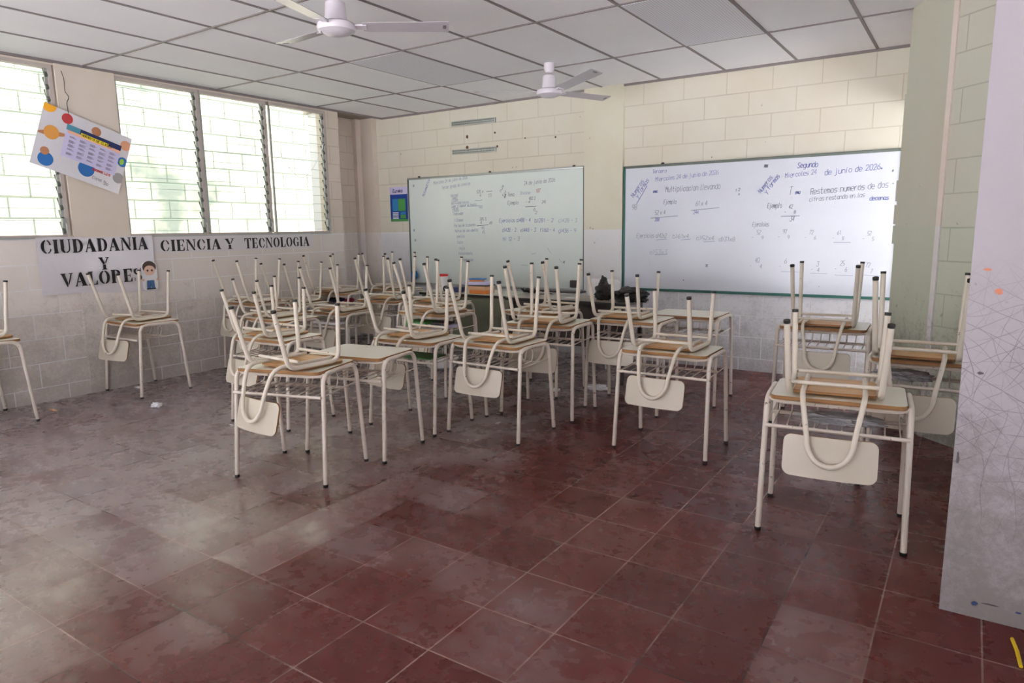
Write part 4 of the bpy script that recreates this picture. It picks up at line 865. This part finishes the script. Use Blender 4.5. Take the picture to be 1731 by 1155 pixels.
q3 = at(754, 494, 0.72); b = B(); tube(b, [(0.024*math.cos(t), 0, 0.024+0.024*math.sin(t)) for t in [2*PI*i/20 for i in range(21)]], 0.009, 8, False)
tag(link('tape_roll', b, M['black'], loc=(q3.x, q3.y-0.0, 0.731), rot=(0, 0, 0.4)), 'black roll of tape before the red-lidded tub', 'tape roll')
q = at(897, 496, 0.72); b = B()
for s_ in range(4):
    pts = [(q.x-0.10+0.20*t+0.02*math.sin(9*t+s_), q.y+0.05*math.cos(7*t+s_*1.7), 0.727+0.045*abs(math.sin(PI*t*1.5+s_))*(1-0.5*t)) for t in [i/26 for i in range(27)]]
    tube(b, pts, 0.006, 6)
pts = [(q.x+0.10+0.16*t, q.y-0.03-0.04*math.sin(6*t), 0.7245) for t in [i/16 for i in range(17)]]; tube(b, pts, 0.004, 6)
tag(link('black_cables', b, M['black']), 'tangle of black cables on the join of the two teacher desks', 'cable')
q = at(1018, 508, 0.72); tag(link('black_bag', blob(blob(B(), (0, 0, 0.075), (0.075, 0.07, 0.085), 2, 0.5, 4, 2.0, 0.0), (-0.01, 0, 0.16), (0.03, 0.025, 0.05), 8, 0.5, 3), M['bagblack'], loc=(q.x, q.y+0.04, 0.7205)), 'upright knotted black plastic bag on the dark brown desk', 'bag')
q = at(1058, 512, 0.72); tag(link('black_bag', blob(B(), (0, 0, 0.05), (0.15, 0.10, 0.066), 6, 0.4, 4, 2.0, 0.0), M['bagblack'], loc=(q.x, q.y+0.08, 0.7205)), 'flattened black plastic bag right of the upright one', 'bag')
q = at(955, 494, 0.72); tag(link('dark_laptop_case', box(B(), -0.22, 0.22, -0.07, 0.07, 0, 0.02, bev=0.005), M['desk_brown'], loc=(q.x, q.y-0.03, 0.7205), rot=(0, 0, -0.05)), 'flat dark case at the back of the dark brown desk', 'case')
q = at(965, 504, 0.72); tag(link('paper_sheet', prism(B(), rrect(-0.05, 0.05, -0.03, 0.03, 0.004), 0, 0.002), M['paper'], loc=(q.x, q.y, 0.7205), rot=(0, 0, -0.1)), 'small white paper on the front of the dark brown desk', 'paper')
# upright chair behind the brown desk: only its pale backrest shows
tc = thing('teacher_chair', 'pale plastic-backed chair behind the dark brown desk, against the wall', 'chair', (3.20, -0.42, 0))
link('backrest', prism(B(), rrect(-0.18, 0.18, 0.58, 0.84, 0.05), 0.16, 0.175, lambda u, v, w_: (u, w_, v)), M['tub'], tc)
link('seat', prism(B(), rrect(-0.19, 0.19, -0.17, 0.17, 0.04), 0.42, 0.44), M['tub'], tc)
for sx in (-1, 1):
    for sy in (-1, 1): link('leg', tube(B(), [(sx*0.16, sy*0.14, 0.42), (sx*0.19, sy*0.17, 0.0)], 0.011, 8), M['alu'], tc)
    link('back_post', tube(B(), [(sx*0.15, 0.14, 0.42), (sx*0.15, 0.155, 0.62)], 0.011, 8), M['alu'], tc)
tag(link('blue_cloth', blob(B(), (0.50, -0.055, 0.80), (0.045, 0.025, 0.06), 5, 0.5, 3), M['blue']), 'blue cloth hanging at the lower left corner of the left whiteboard', 'cloth')
tag(link('eraser', box(B(), 2.70, 2.79, -0.06, -0.027, 0.72, 0.80, bev=0.008), M['desk_brown']), 'dark board eraser at the lower right corner of the left whiteboard', 'eraser')

# ---------------------------------------------------------------- litter on the floor, odds and ends
def scrap(name, mt, px, py, s, seed, label, cat='paper scrap', grp='litter on the floor'):
    q = at(px, py, 0.0); tag(link(name, blob(B(), (0, 0, s[2]*0.9), s, seed, 0.7, 3, 2.6, 0.0005), M[mt], loc=(q.x, q.y, 0)), label, cat, grp)
scrap('candy_wrapper', 'paper', 265, 688, (0.045, 0.035, 0.018), 1, 'crumpled white wrapper on the floor near the left wall desk', 'wrapper')
scrap('paper_scrap', 'tan', 90, 694, (0.07, 0.008, 0.004), 2, 'thin pale sliver on the floor at far left')
scrap('paper_scrap', 'paper', 842, 716, (0.012, 0.022, 0.004), 3, 'tiny white paper on the floor before the front middle desk')
scrap('paper_scrap', 'paper', 1010, 659, (0.09, 0.05, 0.022), 4, 'crumpled bluish white paper under the middle desks')
scrap('paper_scrap', 'paper', 940, 661, (0.035, 0.03, 0.012), 5, 'small white paper on the floor under the teacher desk')
scrap('paper_scrap', 'paper', 233, 656, (0.04, 0.02, 0.008), 6, 'flat paper scrap at the foot of the left wall')
scrap('paper_scrap', 'paper', 391, 719, (0.02, 0.004, 0.002), 7, 'tiny white sliver on the floor left of the nearest left desk')
q = at(725, 640, 0.0)
tag(link('plastic_basin', lathe(B(), [(0, 0.0), (0.10, 0.0), (0.145, 0.03), (0.165, 0.10), (0.175, 0.105), (0.17, 0.112), (0.155, 0.10), (0.13, 0.03), (0, 0.012)], 28), M['tub'], loc=(1.98, -1.36, 0)), 'white plastic basin on the floor behind the green folder desk', 'basin')
tag(link('yellow_strap', tube(B(), [(6.452, -3.86, 0.004), (6.462, -3.93, 0.004), (6.468, -4.02, 0.004)], 0.006, 6), M['yellowstrap']), 'thin yellow strap on the floor at the lower right edge', 'strap')
# broken socket and yellow sticker on the white wall end
sk = thing('broken_light_switch', 'torn yellow sticker above a broken dark socket on the wall end', 'switch', (6.245, -3.66, 2.2))
link('sticker', prism(B(), [(-0.02, 0.46), (0.06, 0.45), (0.04, 0.38), (-0.01, 0.30), (-0.04, 0.30)], -0.014, -0.012, lambda u, v, w_: (w_, u, v)), M['sunny'], sk, smooth=False)
link('cable', tube(B(), [(-0.006, -0.03, 0.30), (-0.008, -0.03, 0.15), (-0.006, -0.03, 0.05)], 0.004, 6), M['tan'], sk)
link('socket_hole', blob(B(), (-0.004, 0.0, 0.0), (0.010, 0.03, 0.06), 3, 0.6, 3), M['black'], sk)
# crayon marks and scuffs on the white wall end
